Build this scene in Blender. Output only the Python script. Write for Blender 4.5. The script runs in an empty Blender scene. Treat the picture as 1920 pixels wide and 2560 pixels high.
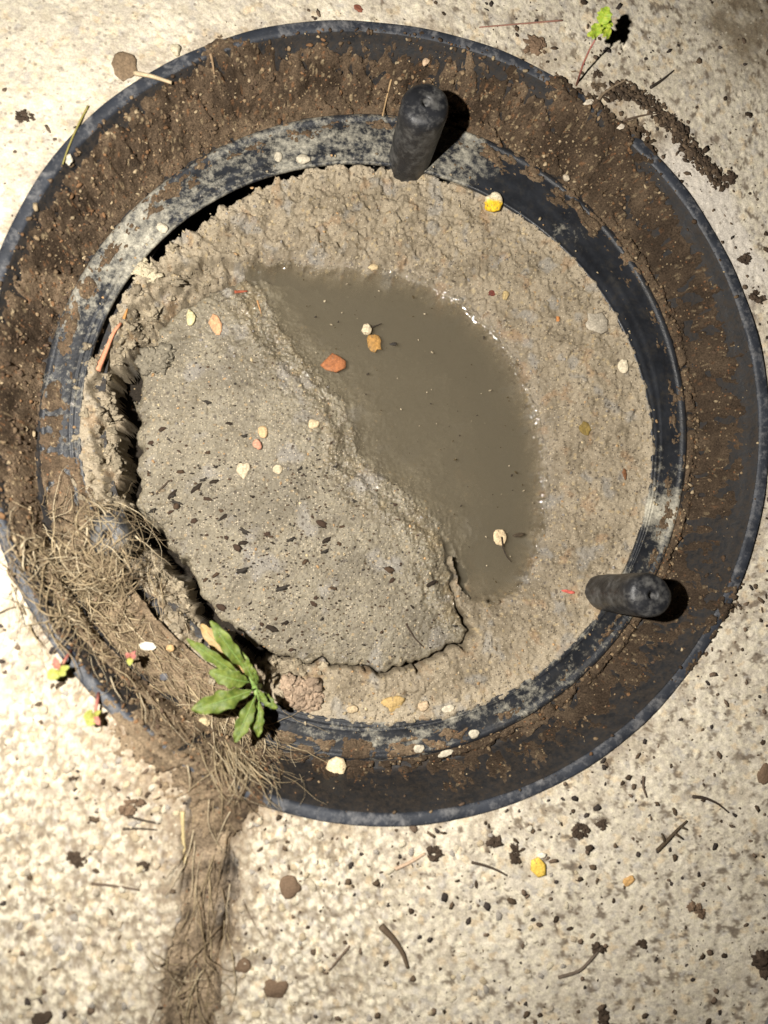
import bpy, math, random
import numpy as np
from mathutils import Matrix, Vector

random.seed(7)
RNG = np.random.default_rng(11)
scene = bpy.context.scene
col = scene.collection

# ------------------------------------------------------------------ camera, sky, lamp, exposure
F_PX, IMG_W, IMG_H = 1550.0, 1659.0, 2212.0         # focal length and picture size in one pixel scale
CAM_H = 0.42                                        # camera height above the concrete, metres
NADIR = (620.0, 1250.0)                             # where the plumb line from the lens meets the picture
_d = np.array([IMG_W / 2 - NADIR[0], NADIR[1] - IMG_H / 2])
_t = math.atan2(np.hypot(*_d), F_PX)
_d = _d / np.hypot(*_d)
ROT = Matrix.Rotation(_t, 3, Vector((_d[1], -_d[0], 0)))
ROTN = np.array(ROT)

cam_data = bpy.data.cameras.new('camera')
cam_data.sensor_fit = 'HORIZONTAL'
cam_data.sensor_width = 36.0
cam_data.lens = 36.0 * F_PX / IMG_W
cam_data.clip_start = 0.01
cam_data.clip_end = 60.0
cam_data.dof.use_dof = True
cam_data.dof.focus_distance = 0.475
cam_data.dof.aperture_fstop = 4.8
cam = bpy.data.objects.new('camera', cam_data)
cam.matrix_world = Matrix.Translation((0, 0, CAM_H)) @ ROT.to_4x4()
col.objects.link(cam)
scene.camera = cam

world = bpy.data.worlds.new('World')
scene.world = world
world.use_nodes = True
wn = world.node_tree
sky = wn.nodes.new('ShaderNodeTexSky')
sky.sky_type = 'NISHITA'
sky.sun_disc = False
sky.sun_elevation = math.radians(-6)
sky.sun_rotation = math.radians(120)
wn.links.new(sky.outputs[0], wn.nodes['Background'].inputs[0])
wn.nodes['Background'].inputs[1].default_value = 0.12

# night: the whole place is lit by the phone's torch beside the lens
LAMP_POS = Vector((-0.132, 0.034, CAM_H + 0.005))
lamp_data = bpy.data.lights.new('torch', 'SPOT')
lamp_data.energy = 26.0
lamp_data.color = (1.0, 0.95, 0.87)
lamp_data.shadow_soft_size = 0.006
lamp_data.spot_size = math.radians(128)
lamp_data.spot_blend = 1.0
lamp = bpy.data.objects.new('torch', lamp_data)
lamp.location = LAMP_POS
col.objects.link(lamp)

scene.view_settings.view_transform = 'Standard'
scene.view_settings.look = 'None'
scene.view_settings.gamma = 1.0
scene.view_settings.exposure = 0.0
scene.view_settings.use_curve_mapping = False
scene.cycles.max_bounces = 8
scene.cycles.volume_bounces = 1
scene.cycles.transparent_max_bounces = 8


# ------------------------------------------------------------------ geometry from picture coordinates
def at(x, y, z=0.0):
    """World point seen at picture position (x, y) on the level z (arrays welcome)."""
    x = np.asarray(x, float); y = np.asarray(y, float); z = np.asarray(z, float)
    v = np.stack([x - IMG_W / 2, -(y - IMG_H / 2), np.full_like(x, -F_PX)], -1) @ ROTN.T
    k = (z - CAM_H) / v[..., 2]
    return np.stack([v[..., 0] * k, v[..., 1] * k, np.broadcast_to(z, k.shape)], -1)


def pts(lst, z):
    a = np.array(lst, float)
    return at(a[:, 0], a[:, 1], z)[:, :2]


_tgt = at(640, 930, -0.02)
lamp.rotation_euler = (Vector(_tgt) - LAMP_POS).to_track_quat('-Z', 'Y').to_euler()

# ------------------------------------------------------------------ noise
_G = RNG.uniform(0, 2 * np.pi, (256, 256))
_GX, _GY = np.cos(_G), np.sin(_G)
_J = RNG.random((256, 256, 3))


def perlin(x, y):
    ix = np.floor(x).astype(np.int64); iy = np.floor(y).astype(np.int64)
    fx = x - ix; fy = y - iy
    u = fx * fx * fx * (fx * (fx * 6 - 15) + 10); v = fy * fy * fy * (fy * (fy * 6 - 15) + 10)
    def g(a, b):
        i = (ix + a) & 255; j = (iy + b) & 255
        return _GX[i, j] * (fx - a) + _GY[i, j] * (fy - b)
    n0 = g(0, 0) * (1 - u) + g(1, 0) * u
    n1 = g(0, 1) * (1 - u) + g(1, 1) * u
    return (n0 * (1 - v) + n1 * v) * 1.45


def fbm(x, y, freq, octv=4, seed=0, rough=0.5, ridged=False):
    s = np.zeros_like(x); a = 1.0; t = 0.0
    for k in range(octv):
        n = perlin(x * freq + 37.7 * seed + 11.3 * k, y * freq - 23.1 * seed + 5.9 * k)
        if ridged:
            n = 1 - 2 * np.abs(n)
        s += n * a; t += a; a *= rough; freq *= 2.03
    return s / t


def worley(x, y, freq, seed=0):
    x = x * freq + 13.7 * seed; y = y * freq + 7.9 * seed
    ix = np.floor(x).astype(np.int64); iy = np.floor(y).astype(np.int64)
    f1 = np.full(x.shape, 9.0); f2 = np.full(x.shape, 9.0); cid = np.zeros(x.shape)
    for a in (-1, 0, 1):
        for b in (-1, 0, 1):
            i = (ix + a) & 255; j = (iy + b) & 255
            dx = ix + a + _J[i, j, 0] - x; dy = iy + b + _J[i, j, 1] - y
            d = np.sqrt(dx * dx + dy * dy)
            m = d < f1
            f2 = np.where(m, f1, np.minimum(f2, d))
            cid = np.where(m, _J[i, j, 2], cid)
            f1 = np.where(m, d, f1)
    return f1, f2, cid


def sstep(a, b, x):
    t = np.clip((x - a) / (b - a), 0, 1)
    return t * t * (3 - 2 * t)


def poly_dist(X, Y, P, closed=True):
    """Distance to a polyline, and inside flag when closed."""
    n = len(P); d2 = np.full(X.shape, 1e9); ins = np.zeros(X.shape, bool)
    for i in range(n if closed else n - 1):
        ax, ay = P[i]; bx, by = P[(i + 1) % n]
        ex, ey = bx - ax, by - ay
        t = np.clip(((X - ax) * ex + (Y - ay) * ey) / (ex * ex + ey * ey + 1e-18), 0, 1)
        d2 = np.minimum(d2, (X - ax - t * ex) ** 2 + (Y - ay - t * ey) ** 2)
        if closed and ay != by:
            c = ((ay > Y) != (by > Y)) & (X < ex * (Y - ay) / ey + ax)
            ins ^= c
    return np.sqrt(d2), ins


def sdist(X, Y, P):
    d, i = poly_dist(X, Y, P)
    return np.where(i, d, -d)


# ------------------------------------------------------------------ the plan: circles of the frame
RIM_PX = [(780,45),(600,65),(450,100),(270,200),(120,340),(60,430),(0,520),(30,1240),(100,1370),(190,1490),(540,1735),(700,1775),(830,1785),(1000,1765),(1150,1715),(1350,1590),(1500,1440),(1565,1360),(1640,1050),(1655,870),(1630,700),(1545,500),(1400,330),(1280,225),(1130,130),(950,65)]
RING_OUT_PX = [(780,235),(690,240),(480,325),(330,410),(250,470),(1478,900),(1470,800),(1400,590),(1310,470),(1200,385),(1000,285),(1480,1000),(1440,1240),(1280,1440),(1100,1570),(980,1620),(830,1645),(700,1640)]
RING_IN_PX = [(780,345),(650,355),(520,410),(380,495),(300,570),(210,720),(185,800),(600,1530),(700,1545),(830,1550),(1000,1520),(1150,1455),(1260,1390),(1360,1220),(1395,900),(1370,760),(1300,640)]
Z_RING = -0.036
C = np.array([0.0, 0.0])


def circle_fit(P):
    A = np.c_[2 * P, np.ones(len(P))]
    s = np.linalg.lstsq(A, (P ** 2).sum(1), rcond=None)[0]
    return s[:2]


C = circle_fit(pts(RIM_PX, 0.0))


def radius_fit(P, order):
    th = np.arctan2(P[:, 1] - C[1], P[:, 0] - C[0]); r = np.hypot(P[:, 0] - C[0], P[:, 1] - C[1])
    basis = lambda t: np.stack([np.ones_like(t)] + [f(k * t) for k in range(1, order + 1) for f in (np.cos, np.sin)], -1)
    w = np.linalg.lstsq(basis(th), r, rcond=None)[0]
    return lambda t: basis(np.asarray(t, float)) @ w


R_RIM = radius_fit(pts(RIM_PX, 0.0), 3)
R_OUT = radius_fit(pts(RING_OUT_PX, Z_RING), 2)
R_IN = radius_fit(pts(RING_IN_PX, Z_RING), 2)
LIP_W = 0.0075


def polar(x, y):
    return np.hypot(x - C[0], y - C[1]), np.arctan2(y - C[1], x - C[0])


def z_frame(r, th):
    """Smooth plastic surface of the frame (lip, sloping wall, ledge, ring)."""
    R = R_RIM(th); u = R - r
    uo = R - R_OUT(th); ui = R - R_IN(th)
    z = np.where(u < 0, -0.012, 0.0032)
    z = np.where(u > 0, 0.0032 - 0.0016 * sstep(0.0015, LIP_W, u), z)
    z = z - 0.005 * sstep(LIP_W, LIP_W + 0.0025, u)
    z = z - 0.0345 * (0.6 * np.clip((u - LIP_W - 0.002) / (np.maximum(uo - 0.006, 0.022) - LIP_W - 0.002), 0, 1) + 0.4 * sstep(LIP_W + 0.002, np.maximum(uo - 0.006, 0.022), u))
    ring = Z_RING - 0.0008 * np.cos((u - uo) / 0.0035) * sstep(0.004, 0.01, u - uo)
    z = np.where(u > uo, np.maximum(z, Z_RING - 0.006) * 0 + ring - 0.005 * (1 - sstep(0, 0.003, u - uo)) - 0.004 * sstep(ui - uo - 0.004, ui - uo, u - uo), z)
    return z


# soil thickness over the frame, keyed by angle: outside, lip, u=14 mm, u=28 mm, ledge, over the ring (mm)
SOIL_KEYS = [
    (0, -3.6, -3.2, 0.1, 2.2, 3.4, -5), (30, -3.6, -3.2, 0.3, 2.8, 4, -5), (40, -3, -3, 1, 4, 5, -5), (48, 0.5, 0.5, 5, 7, 5, -5), (58, 1.5, 1.5, 5, 7, 5, -5),
    (66, -3, -2.5, 3, 7, 4, -5), (90, -3.4, -3.0, 0, 7, 5, -5), (108, -3, -2.6, 1, 7, 5, -5), (116, 0.2, 0.6, 5, 8, 4, -5), (122, -3, -2.5, 5, 9, 4, -5),
    (140, -3.3, -3.0, 4, 9, 4, -5), (165, -3.3, -3.0, 4, 9, 4, -4.2), (180, -1, 0, 5, 8, 4, -2.5), (192, 0, 0, 5, 8, 6, 0), (200, -1, 0, 4, 6, 6, 5), (206, -2, -2, 1, 5, 8, 7),
    (214, -4, -4, -1, 4, 10, 8), (223, -3, -3, -1.5, 5, 10, 8), (231, 2.5, 0.5, 0, 7, 10, 8), (240, 4.5, 2.5, 1, 7, 9, 6), (247, 4.5, 3.0, 2, 6, 7, -1), (251, 1, 0, 0, 4, 4, -5), (254, -4, -4, -2, 1.0, 3.5, -5),
    (270, -3.6, -3.2, -1.2, 1.6, 3.4, -5), (300, -3.6, -3.2, -0.5, 2.2, 3.4, -5), (312, -4, -4, -1, 2, 5, -5), (322, -2, -2, 0, 2.5, 5, -5), (329, 1.2, 1, 0.5, 1.5, 4, -5), (336, -3, -3, -1.5, 0.3, 4, -5), (350, -3.6, -3.2, 0.1, 2.2, 3.4, -5)]
_sk = np.array(SOIL_KEYS, float)


def soil_xy(x, y):
    """Plan position stretched down the slope, so that grain keeps its size on the steep wall."""
    r, th = polar(x, y); R = R_RIM(th); u = R - r
    k = R - np.where(u > 0, 1.5 * u, u)
    return C[0] + k * np.cos(th), C[1] + k * np.sin(th)


def z_soil(x, y, noise=True):
    r, th = polar(x, y)
    R = R_RIM(th); u = R - r; uo = R - R_OUT(th); ui = R - R_IN(th)
    deg = np.degrees(th) % 360
    k = [np.interp(deg, _sk[:, 0], _sk[:, i], period=360) * 1e-3 for i in range(1, 7)]
    us = [np.full_like(u, -0.030), np.zeros_like(u), np.full_like(u, LIP_W), np.full_like(u, 0.014), np.full_like(u, 0.026), uo - 0.003, uo + 0.004, ui]
    vs = [np.full_like(u, -0.005), k[0], k[1], k[2], k[3], k[4], np.maximum(k[5], np.interp(deg, [0, 45, 60, 95, 130, 165, 250, 300, 330], [-1.6, -1.0, -1.2, -1.8, -1.6, 0.2, 0.0, -1.2, -1.0], period=360) * 1e-3), k[5]]
    T = vs[0].copy()
    for a in range(len(us) - 1):
        w = np.clip((u - us[a]) / np.maximum(us[a + 1] - us[a], 1e-5), 0, 1)
        T = np.where(u >= us[a], vs[a] * (1 - w) + vs[a + 1] * w, T)
    base = np.where(u < 0, 0.0, z_frame(np.minimum(r, R - 1e-4), th))
    z = base + T
    if noise:
        x, y = soil_xy(x, y)
        clump = np.interp(deg, [0, 30, 45, 75, 95, 120, 200, 250, 300], [0.7, 1.2, 1.7, 1.5, 1.0, 0.9, 1.0, 0.8, 0.7], period=360)
        big = fbm(x, y, 55, 4, 3) * 0.0034 * clump
        crk = np.clip(fbm(x, y, 48, 3, 9, ridged=True) - 0.62, 0, 1) * -0.020
        med = fbm(x, y, 240, 3, 4, 0.6) * 0.0014 * clump
        f1, f2, _ = worley(x, y, 210, 5)
        g1, _, _ = worley(x, y, 420, 6)
        z = z + big + crk + med + (0.45 - f1) * 0.0018 * clump + (0.45 - g1) * 0.0012 + fbm(x, y, 700, 2, 10) * 0.0009
    return z


# concrete level, with the soil-filled joint running down from the frame
JOINT_PX = [(500,1640),(470,1720),(455,1830),(448,1950),(425,2090),(405,2230),(380,2500)]
JOINT = pts(JOINT_PX, 0.0)


def joint_d(x, y):
    d, _ = poly_dist(x, y, JOINT, closed=False)
    return d + fbm(x, y, 45, 4, 21, 0.6) * 0.008


def concrete_parts(x, y):
    r, th = polar(x, y)
    rough = 0.35 + 0.65 * sstep(0.05, -0.12, y) * sstep(0.16, -0.02, x)      # coarser on the worn lower left
    f1, f2, cid = worley(x, y, 270, 1)
    g1, g2, gid = worley(x, y, 520, 2)
    keep = sstep(0.25, 0.5, _hash(cid))
    z = rough * ((0.55 - f1) * 0.0034 * keep + (0.5 - g1) * 0.0014) + fbm(x, y, 25, 3, 6) * 0.0009 + fbm(x, y, 600, 2, 7) * 0.00025
    pit = np.clip(fbm(x, y, 150, 3, 8) - 0.33, 0, 1) * -0.006 * (0.4 + rough)
    z = z + pit
    jd = joint_d(x, y)
    z = z - 0.014 * sstep(0.0160, 0.0110, jd)
    return z, cid, gid, f1, jd, rough


def _hash(c):
    return (c * 97.31) % 1.0


def z_conc(x, y):
    return concrete_parts(np.atleast_1d(np.asarray(x, float)), np.atleast_1d(np.asarray(y, float)))[0]


# mud in the chamber
Z_W = -0.058
WATER_L_PX = [(548,592),(575,640),(590,680),(620,725),(655,775),(710,830),(745,880),(765,930),(775,985),(830,1030),(890,1075),(945,1125),(968,1180),(978,1235),(1010,1290)]
WATER_R_PX = [(1010,1290),(1060,1300),(1110,1275),(1145,1220),(1168,1130),(1172,1010),(1155,910),(1122,815),(1065,722),(1000,665),(905,612),(800,592),(700,590),(630,572),(548,592)]
SLAB_PX = [(560,592),(500,606),(440,642),(370,690),(345,712),(352,735),(318,758),(300,790),(308,830),(296,880),(304,930),(296,985),(308,1040),(300,1085),(312,1128),(352,1136),(362,1175),(398,1218),(440,1285),(478,1335),(540,1388),(592,1405),(640,1425),(700,1432),(770,1438),(800,1446),(868,1447),(905,1428),(985,1392),(1006,1366),(998,1330),(976,1262),(972,1200),(960,1165),(1040,1270),(1120,1210),(1150,1010),(1050,760),(900,640),(700,600)]
BANK_IN_PX = [(560,590),(480,590),(420,620),(352,672),(338,700),(345,730),(300,752),(268,800),(262,850),(280,905),(268,960),(285,1010),(276,1060),(288,1100),(255,1128),(300,1150),(345,1190),(385,1225),(415,1290),(450,1345),(500,1372),(530,1400),(560,1430),(606,1425),(640,1428),(700,1434),(770,1442),(800,1452),(868,1453),(910,1433),(988,1397),(1011,1368),(1004,1330),(981,1262),(977,1200),(966,1160),(1000,900),(800,650)]
BANK_OUT_PX = [(800,366),(700,367),(640,379),(526,431),(403,516),(340,568),(297,600),(254,680),(224,756),(196,800),(182,850),(174,950),(184,1050),(240,1130)]
W_POLY = pts(WATER_L_PX + WATER_R_PX[1:-1], Z_W)
W_LEFT = pts(WATER_L_PX, Z_W)
W_RIGHT = pts(WATER_R_PX, Z_W)
SLAB = pts(SLAB_PX, -0.050)
BANK_IN = pts([(x - 19 if x < 600 and 760 < y < 1120 else x - 12 if x < 600 and 640 < y < 1420 else x, y + (10 if x < 600 and y > 1120 else 0)) for x, y in BANK_IN_PX], -0.052)
BANK_OUT = pts(BANK_OUT_PX, -0.044)


def z_bed(x, y):
    """Returns slab level, bank level, and helper distances."""
    wx = x + fbm(x, y, 90, 3, 31) * 0.004; wy = y + fbm(x, y, 90, 3, 32) * 0.004
    sw = sdist(wx, wy, W_POLY)
    dl, _ = poly_dist(wx, wy, W_LEFT, False)
    dr, _ = poly_dist(wx, wy, W_RIGHT, False)
    r, th = polar(x, y)
    ring_gap = R_IN(th) - r
    wet = sw > 0
    # submerged floor: gentle from the slab, steep from the far bank
    floor = np.minimum(0.019 * (1 - np.exp(-dl / 0.026)), 1.5 * dr)
    floor = np.minimum(floor, 0.017 + 0 * dl)
    floor = floor + 0.006 * np.exp(-((dr - 0.024) / 0.014) ** 2) * sstep(0.004, 0.03, dl)
    floor = np.clip(floor + fbm(x, y, 38, 4, 96, 0.55) * 0.007 * sstep(0.0, 0.02, np.minimum(dl, dr)), 0.0003, 0.024)
    z_slab = np.where(wet, Z_W - floor, Z_W + 0.0115 * (1 - np.exp(-dl / 0.022)))
    ridge = np.exp(-((dl - 0.012) / 0.014) ** 2) * ~wet
    z_slab = z_slab + fbm(x, y, 40, 3, 33) * 0.0016 + fbm(x, y, 170, 4, 34, 0.7) * (0.0015 + 0.0016 * ridge) + (0.5 - worley(x, y, 560, 35)[0]) * (0.0013 + 0.0012 * ridge) - 0.004 * np.clip(fbm(x, y, 45, 3, 93, ridged=True) - 0.72, 0, 1) * ~wet
    # folds parallel to the waterline on the slope
    z_slab = z_slab + ridge * 0.0012 * np.sin(dl / 0.0023 + 5 * fbm(x, y, 30, 2, 36))
    # bank
    t = np.clip(dr / np.maximum(dr + np.maximum(ring_gap, 0.0), 1e-4), 0, 1)
    zr = np.interp(np.degrees(th) % 360, [0, 40, 75, 95, 140, 180, 230, 250, 280, 318, 328, 338], [-0.0385, -0.0385, -0.0435, -0.042, -0.0395, -0.0385, -0.041, -0.0395, -0.038, -0.039, -0.043, -0.040], period=360)
    z_bank = np.where(wet, Z_W - floor, Z_W + (zr - Z_W) * t ** 0.62)
    up = sstep(0, 0.012, dr) * ~wet
    deg = np.degrees(th) % 360
    crust = np.interp(deg, [0, 50, 80, 110, 200, 240, 260, 300], [0.7, 1.0, 1.7, 2.3, 2.3, 1.9, 1.0, 0.7], period=360)
    flake = fbm(x, y, 85, 4, 37, 0.55, ridged=True) * 0.0016 * crust
    f1, f2, cid = worley(x + fbm(x, y, 150, 2, 38) * 0.003, y + fbm(x, y, 150, 2, 39) * 0.003, 150, 40)
    plates = (_hash(cid) - 0.5) * 0.0018 * crust + (0.5 - f1) * 0.0012 * crust
    z_bank = z_bank + up * (flake + plates + fbm(x, y, 230, 4, 41, 0.65) * 0.0019 + (0.5 - worley(x, y, 380, 94)[0]) * 0.0010)
    # past the ring's inner edge the mud thins out over the plastic
    z_bank = np.where(ring_gap < 0, zr + 0.0022 + ring_gap * 0.55 + fbm(x, y, 120, 3, 42) * 0.0028 + fbm(x, y, 400, 2, 43) * 0.0008, z_bank)
    # edges
    wl = (0.5 - worley(x, y, 100, 49)[0]) * 0.0035
    sx = x + fbm(x, y, 85, 3, 44, 0.42) * 0.0052 + wl; sy = y + fbm(x, y, 85, 3, 45, 0.42) * 0.0052 - wl
    ss = sdist(sx, sy, SLAB)
    sbi = -sdist(sx + fbm(x, y, 60, 2, 46) * 0.004, sy, BANK_IN)
    sbo = np.where((deg > 75) & (deg < 222), -poly_side(sx, sy), 1.0)
    return z_slab, z_bank, ss, sbi, sbo, wet, dl, dr, ring_gap, deg, ridge, sw


_BO = np.vstack([BANK_OUT])
_bo_th = np.unwrap(np.arctan2(_BO[:, 1] - C[1], _BO[:, 0] - C[0])); _bo_r = np.hypot(_BO[:, 0] - C[0], _BO[:, 1] - C[1])


def poly_side(x, y):
    r, th = polar(x, y)
    th = np.where(th < 0, th + 2 * np.pi, th)
    o = np.argsort(_bo_th)
    return r - np.interp(th, _bo_th[o], _bo_r[o])


Z_DEEP = -0.100
Y_UP = float(at(330, 742, -0.05)[1])


def mud_surfaces(x, y):
    z_slab, z_bank, ss, sbi, sbo, wet, dl, dr, rg, deg, ridge, sw = z_bed(x, y)
    n = fbm(x, y, 160, 2, 47, 0.5) * 0.004
    zs = np.where(ss > 0, z_slab - 0.0035 * np.exp(-ss / 0.0022) * (sw < 0.002), np.maximum(z_slab - 0.004 + ss * 18 + n, Z_DEEP))
    left = sstep(95, 120, deg) * sstep(262, 245, deg)
    step = 0.011 * left * sstep(0.012, 0.004, sbi + fbm(x, y, 110, 3, 48) * 0.008)
    zb = z_bank - step
    upper = sstep(Y_UP - 0.010, Y_UP + 0.004, y)
    drop = np.maximum(zb - 0.003 + sbi * 20 + n, Z_DEEP) * (1 - upper) + np.maximum(zb - 0.003 + sbi * 1.6 + n, -0.068) * upper
    zb = np.where(sbi > 0, zb - 0.0025 * np.exp(-sbi / 0.002), drop)
    zb = np.where((sw > -0.003) & (sbi < 0), np.minimum(zb, z_slab - 0.004), zb)
    zb = np.where(sbo > 0, zb, np.maximum(zb + sbo * 20 + n, Z_DEEP))
    return zs, zb, dict(ss=ss, sbi=sbi, sbo=sbo, wet=wet, dl=dl, dr=dr, rg=rg, deg=deg, ridge=ridge, sw=sw)


def z_mud(x, y):
    zs, zb, _ = mud_surfaces(np.atleast_1d(np.asarray(x, float)), np.atleast_1d(np.asarray(y, float)))
    return np.maximum(zs, zb)


# ------------------------------------------------------------------ mesh helpers
def mesh_arrays(name, V, Fq, colors=None, attrs=None, smooth=True):
    me = bpy.data.meshes.new(name)
    V = np.asarray(V, np.float32); Fq = np.asarray(Fq, np.int32)
    n = Fq.shape[1]
    me.vertices.add(len(V)); me.vertices.foreach_set('co', V.ravel())
    me.loops.add(Fq.size); me.loops.foreach_set('vertex_index', Fq.ravel())
    me.polygons.add(len(Fq)); me.polygons.foreach_set('loop_start', np.arange(0, Fq.size, n, dtype=np.int32))
    me.polygons.foreach_set('use_smooth', np.full(len(Fq), smooth))
    me.update(calc_edges=True)
    if colors is not None:
        a = me.color_attributes.new('col', 'FLOAT_COLOR', 'POINT')
        c = np.ones((len(V), 4), np.float32); c[:, :3] = np.clip(colors, 0, 1)
        a.data.foreach_set('color', c.ravel())
    for k, v in (attrs or {}).items():
        a = me.attributes.new(k, 'FLOAT', 'POINT')
        a.data.foreach_set('value', np.asarray(v, np.float32).ravel())
    return me


def grid_faces(nr, nc, wrap=False):
    i = np.arange(nr - 1)[:, None]; j = np.arange(nc if wrap else nc - 1)[None, :]
    a = i * nc + j; b = i * nc + (j + 1) % nc
    return np.stack([a, b, b + nc, a + nc], -1).reshape(-1, 4)


def drop_unused(V, Fq, extra):
    used = np.unique(Fq); m = np.full(len(V), -1); m[used] = np.arange(len(used))
    return V[used], m[Fq], [e[used] for e in extra]


def link(name, me, mat, parent=None, loc=(0, 0, 0), rot=(0, 0, 0)):
    o = bpy.data.objects.new(name, me)
    if mat is not None:
        if me.materials:
            pass
        else:
            me.materials.append(mat)
    o.location = loc; o.rotation_euler = rot
    o.parent = parent
    col.objects.link(o)
    return o


def tag(o, label=None, cat=None, group=None, kind=None):
    if label: o['label'] = label
    if cat: o['category'] = cat
    if group: o['group'] = group
    if kind: o['kind'] = kind
    return o


class MB:
    """Collects small pieces into one mesh."""
    def __init__(s): s.v = []; s.f = []; s.c = []
    def add(s, verts, faces, color=None):
        o = len(s.v)
        s.v += [tuple(v) for v in verts]; s.f += [tuple(i + o for i in f) for f in faces]
        s.c += [color or (1, 1, 1)] * len(verts)
    def tube(s, P, r0, r1=None, n=5, color=None, cap=True):
        P = [Vector(p) for p in P]; r1 = r0 if r1 is None else r1; m = len(P); vs = []; fs = []
        for i, p in enumerate(P):
            t = (P[min(i + 1, m - 1)] - P[max(i - 1, 0)]).normalized()
            a = t.cross(Vector((0.3, 0.2, 1)))
            if a.length < 1e-4: a = t.cross(Vector((1, 0, 0)))
            a.normalize(); b = t.cross(a)
            r = r0 + (r1 - r0) * i / max(m - 1, 1)
            for k in range(n):
                q = 2 * math.pi * k / n
                vs.append(p + a * (r * math.cos(q)) + b * (r * math.sin(q)))
        for i in range(m - 1):
            for k in range(n):
                fs.append((i * n + k, i * n + (k + 1) % n, (i + 1) * n + (k + 1) % n, (i + 1) * n + k))
        if cap:
            fs.append(tuple(range(n - 1, -1, -1))); fs.append(tuple(range((m - 1) * n, m * n)))
        s.add(vs, fs, color)
    def mesh(s, name, smooth=True):
        me = bpy.data.meshes.new(name)
        me.from_pydata(s.v, [], s.f)
        me.polygons.foreach_set('use_smooth', [smooth] * len(me.polygons))
        a = me.color_attributes.new('col', 'FLOAT_COLOR', 'POINT')
        a.data.foreach_set('color', np.c_[np.array(s.c, np.float32).reshape(-1, 3), np.ones(len(s.c), np.float32)].ravel())
        me.update()
        return me


def ico(sub):
    import bmesh
    bm = bmesh.new(); bmesh.ops.create_icosphere(bm, subdivisions=sub, radius=1.0)
    v = np.array([p.co[:] for p in bm.verts]); f = [tuple(q.index for q in p.verts) for p in bm.faces]
    bm.free()
    return v, f


ICO1, ICO2, ICO3 = ico(1), ico(2), ico(3)


def lump(base, sx, sy, sz, rough, rng, facets=0):
    """Irregular stone: a sphere pushed in along random planes."""
    v = base[0].copy()
    for _ in range(facets):
        n = rng.normal(size=3); n /= np.linalg.norm(n)
        d = v @ n; h = rng.uniform(0.55, 0.85)
        v = v - np.outer(np.clip(d - h, 0, None) * 0.9, n)
    k = rng.uniform(0, 50)
    v = v * (1 + rough * perlin(v[:, 0] * 1.6 + k, v[:, 1] * 1.6 + v[:, 2] * 1.3 + k))[:, None]
    return v * np.array([sx, sy, sz])


# ------------------------------------------------------------------ materials
def new_mat(name):
    m = bpy.data.materials.new(name); m.use_nodes = True
    return m, m.node_tree.nodes, m.node_tree.links, m.node_tree.nodes['Principled BSDF']


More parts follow.
